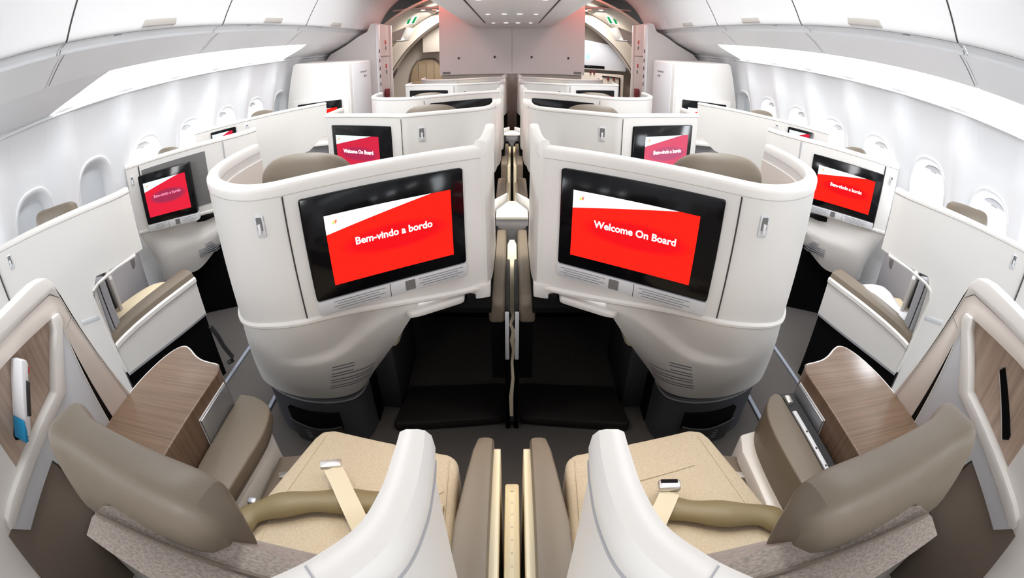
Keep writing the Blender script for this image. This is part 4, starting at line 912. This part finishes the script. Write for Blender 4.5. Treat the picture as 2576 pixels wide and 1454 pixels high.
    WD = catmull([(1.462, 3.535), (1.475, 3.505), (1.60, 3.414), (1.72, 3.329), (1.90, 3.201), (2.10, 3.059), (2.25, 2.953), (2.34, 2.889)], 5)
    shell_wall(T, WD, s, lambda i: (.84 + .10 * sm(1.62, 1.48, WD[i][0])) if WD[i][0] < 1.63 else .10, 1.215, 0.034, drop=0.025)
    coat_hook(T, (s * 1.99, 3.136), (-s * .58, -.82), 1.12, 1.175, 0.024)
    q0, q1 = (s * 2.235, 2.960), (s * 2.065, 3.081)
    if s > 0: q0, q1 = q1, q0
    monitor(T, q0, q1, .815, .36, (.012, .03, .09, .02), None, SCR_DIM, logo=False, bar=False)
    T.part('armrest', MB().prism([(1.70, 3.40), (1.60, 3.52), (1.54, 3.86), (1.68, 3.90), (1.80, 3.50)], lambda p, t: (s * p[0], p[1], t), .40, .62, .02), M_GREYP)
    T.part('side_base', MB().prism([(1.70, 3.42), (1.62, 3.53), (1.57, 3.85), (1.66, 3.88), (1.78, 3.50)], lambda p, t: (s * p[0], p[1], t), .0, .41), M_DARK)
    far_seat(s, 2.195, 2.36, 'window seat whose taupe headrest shows over the second window shell, %s' % SD[s], 'window seats', .24, 1.21, .24)
    far_seat(s, 2.03, 3.44, 'window seat whose taupe headrest shows over the third window shell, %s' % SD[s], 'window seats', .26, 1.235, .26)

    # -- closet with a screen at the end of the window seats
    T = Thing('closet', 'tall white closet with a red welcome screen ending the window seats, %s' % SD[s], 'closet', (s * 2.0, 4.9, 0), 'white closets')
    T.part('body', MB().prism([(1.60, 0.0), (1.60, 1.505), (1.63, 1.525), (2.0, 1.560), (2.20, 1.590), (2.23, 1.57), (2.27, 1.42), (2.33, 1.15), (2.36, 0.0)], lambda p, t: (s * p[0], t, p[1]), 4.54, 5.28, .006), M_SHELL)
    T.part('aisle_panel', MB().box((s * 1.597, 4.93, .79), (.008, .62, 1.40), .003), M_WALL)
    T.part('handle', MB().box((s * 1.591, 4.98, 1.40), (.006, .22, .012), .002), M_SEAML)
    T.parts('keyhole', [MB().box((s * 1.591, yy, 1.345), (.006, .02, .022), .003) for yy in (5.0, 5.06)], M_SEAM)
    T.part('screen_surround', MB().prism(rrect(1.625, 2.26, .70, 1.185, .01), lambda p, t: (s * p[0], t, p[1]), 4.532, 4.55, .003), M_RIM)
    q0, q1 = ((s * 2.20, 4.528), (s * 1.70, 4.528)) if s < 0 else ((s * 1.70, 4.528), (s * 2.20, 4.528))
    monitor(T, q0, q1, .776, .366, (.06, .05, .088, .075), 'Welcome On Board' if s < 0 else 'Welcome On Board', SCR_BRIGHT, tsize=.030)
    T.part('ledge', MB().box((s * 1.86, 4.44, .72), (.50, .20, .03), .006), M_RIM)
    T.part('lower_front', MB().box((s * 1.95, 4.50, .35), (.66, .06, .68), .01), M_GREYP)
    # -- monument beside the doorway
    T = Thing('lavatory_monument', 'grey monument wall with small red placards beside the doorway, %s' % SD[s], 'partition', (s * 2.0, 5.9, 0), 'monuments by the doorway')
    T.part('body', MB().prism([(1.60, 0), (1.60, 1.98), (1.66, 1.97), (1.70, 1.88), (1.80, 1.84), (1.97, 1.745), (2.18, 1.655), (2.25, 1.58), (2.34, 1.2), (2.38, .8), (2.38, 0)], lambda p, t: (s * p[0], t, p[1]), 5.52, 6.245), M_BULK)
    T.part('corner_post', MB().box((s * 1.592, 5.60, .98), (.03, .12, 1.96), .006), M_WALL)
    T.part('edge_post', MB().box((s * 1.592, 6.22, .99), (.03, .05, 1.98), .006), M_SHELL)
    T.parts('red_placard', [MB().box((s * 1.597, 5.98, z), (.008, .05, .055), .004) for z in (1.74, 1.42)], M_RED)
    T.parts('grey_placard', [MB().box((s * 1.597, 5.99, z), (.008, .04, .05), .003) for z in (1.665, 1.34)], M_PLACARD)
    T.parts('hinge', [MB().box((s * 1.575, 5.60, z), (.008, .02, .045), .002) for z in (1.62, 1.50, 1.40, 1.30, 1.20, 1.08)], M_SEAM)
    T.part('joint', MB().box((s * 1.597, 5.9, 1.555), (.008, .5, .004)), M_SEAML)
    single('handset_cradle', MB().box((s * 1.565, 5.86, 1.06), (.05, .10, .12), .012), M_REDD, 'dark red box mounted on the grey monument wall, %s' % SD[s], 'wall box', 'dark red boxes')

# ------------------------------------------------------------------ doorway zone beyond the monuments
arch = [(2.43, 0.0), (2.46, .6), (2.42, .95), (2.28, 1.30), (2.06, 1.62), (1.80, 1.88), (1.50, 2.10), (1.20, 2.25), (.90, 2.34), (.5, 2.36)]
arch = catmull(arch, 4)
for s in (-1, 1):
    mb = MB().loft([[(s * u, y, z) for u, z in arch] + [(s * (u + .03), y, z + .02) for u, z in arch[::-1]] for y in (6.25, 8.4)])
    d = struct('door_1' if s < 0 else 'door_2', mb, M_DOORBEIGE)
    inn = [(u - .0, z) for u, z in arch]
    MB().loft([[(s * (u - .30 + .0), y, z - .04 * (z > 1)) for u, z in inn if z > .02] + [(s * (u - .02), y, z) for u, z in inn[::-1] if z > .02] for y in (7.75, 7.98)]).build('door_frame', M_DOORBEIGE, (0, 0, 0), d)
    MB().loft([[(s * (u - .298), y, z - .043 * (z > 1)) for u, z in inn if z > .02] + [(s * (u - .285), y, z - .04 * (z > 1)) for u, z in inn[::-1] if z > .02] for y in (7.742, 7.750)]).build('frame_joint', M_SEAM, (0, 0, 0), d)
    MB().tube([(s * (u - .17), 7.745, z) for u, z in [(2.22, 1.02), (2.16, 1.14), (2.08, 1.28), (2.05, 1.34)]], [.008, .022, .022, .006], 8).build('door_handle', M_SEAM, (0, 0, 0), d)
    hb = MB().prism([(2.1, 1.60), (1.95, 1.72), (1.78, 1.78), (1.60, 1.78), (1.5, 1.98), (1.75, 1.90), (2.0, 1.70)], lambda p, t: (s * p[0], t, p[1]), 6.8, 7.4, .03)
    hb.build('door_header', M_LATCH, (0, 0, 0), d)
    MB().box((s * 1.62, 6.9, 1.79), (.12, .06, .02), .006).build('door_lamp', M_WHITEL, (0, 0, 0), d)
    T = Thing('exit_sign', 'green and white exit sign under the doorway ceiling, %s' % ('crew seat side' if s < 0 else 'galley side'), 'exit sign', (s * 1.46, 7.0, 2.06), 'ceiling exit signs')
    T.part('plate', MB().prism([(1.36, 2.145), (1.50, 2.145), (1.56, 2.03), (1.42, 2.03)], lambda p, t: (s * p[0], t, p[1]), 6.98, 7.0, .002), M_SIGNW)
    for a in (1.372, 1.452):
        T.part('green_panel', MB().prism([(a, 2.138), (a + .038, 2.138), (a + .092, 2.037), (a + .052, 2.037)], lambda p, t: (s * p[0], t, p[1]), 6.972, 6.982), M_GREEN)
    struct('ceiling_doorway_left' if s < 0 else 'ceiling_doorway_right', MB().box((s * 1.2, 6.62, 2.20), (.78, .5, .03), .01), M_LATCH)
    for j, (u, y) in enumerate(((1.05, 6.55), (1.20, 6.50), (1.02, 6.72))):
        single('downlight', MB().loft([[(s * u + r * math.cos(2 * math.pi * k / 14), y + r * math.sin(2 * math.pi * k / 14), z) for k in range(14)] for r, z in ((.03, 2.186), (.03, 2.178), (.02, 2.177))]), M_LAMP if j else mat('red_lamp', (1, .3, .2), .5, emit=((1, .18, .12), 2.0)),
               'tiny ceiling downlight by the bulkhead, %s, %s' % (('reddish one', 'outer white one', 'inner white one')[j], 'crew seat side' if s < 0 else 'galley side'), 'ceiling light', 'doorway downlights')
struct('wall_far', MB().box((0, 8.42, 1.2), (5.2, .06, 2.5)), M_DOORBEIGE)
T = Thing('crew_seat', 'folded tan crew seat in an arched recess beside the bulkhead', 'crew seat', (-1.50, 8.2, 0))
rc = [(-1.78, .60), (-1.78, 1.12), (-1.73, 1.30), (-1.64, 1.42), (-1.50, 1.45), (-1.36, 1.44), (-1.27, 1.36), (-1.21, 1.20), (-1.19, .60)]
T.part('recess', MB().prism([(x * 1.0 - (.02 if x < -1.5 else -.02), z + .02) for x, z in rc], lambda p, t: (p[0], t, p[1]), 8.30, 8.38), M_TAUPEP)
T.part('pad', MB().prism(rc, lambda p, t: (p[0], t, p[1]), 8.22, 8.32, .03, 3), M_CREWSEAT)
T.parts('pad_seam', [MB().box((x, 8.215, 1.2), (.006, .012, .42), .002) for x in (-1.62, -1.48, -1.34)], M_TAUPEP)
T.part('fold_seat', MB().box((-1.49, 8.16, 1.02), (.52, .14, .08), .02), M_CREWSEAT)
T.part('pedestal', MB().box((-1.49, 8.26, .40), (.5, .16, .80)), M_DOORBEIGE)
single('galley_cupboard', MB().box((-1.22, 8.20, 1.83), (.56, .34, .52), .015), M_DOORBEIGE, 'pale beige cupboard above the folded crew seat', 'cupboard')
T = Thing('galley_unit', 'white galley counter with small red tags beyond the bulkhead edge', 'galley', (1.55, 8.0, 0))
T.part('counter', MB().box((1.50, 8.10, .60), (.75, .40, 1.20), .01), M_DOORBEIGE)
T.part('upper_cabinet', MB().prism([(1.15, 1.26), (1.95, 1.26), (1.95, 1.42), (1.72, 1.72), (1.15, 1.80)], lambda p, t: (p[0], t, p[1]), 8.05, 8.34, .02), M_GALLEY)
T.part('dark_slot', MB().box((1.38, 8.03, 1.31), (.36, .03, .05), .005), M_BLACK)
T.parts('red_tag', [MB().box((x, 7.885, z), (.03, .02, .05), .004) for x, z in ((1.30, 1.22), (1.36, 1.22), (1.60, 1.12), (1.70, 1.12))], M_REDD)
T.part('cart_frame', MB().tube([(1.50, 7.885, 1.16), (1.80, 7.885, 1.15), (1.80, 7.885, .6)], .012, 6), M_BLACK)
single('green_sign', MB().box((1.20, 7.6, 1.50), (.06, .02, .10), .008), M_GREENL, 'small glowing green sign at the bulkhead edge on the galley side', 'sign', loc=(1.20, 7.6, 1.45))
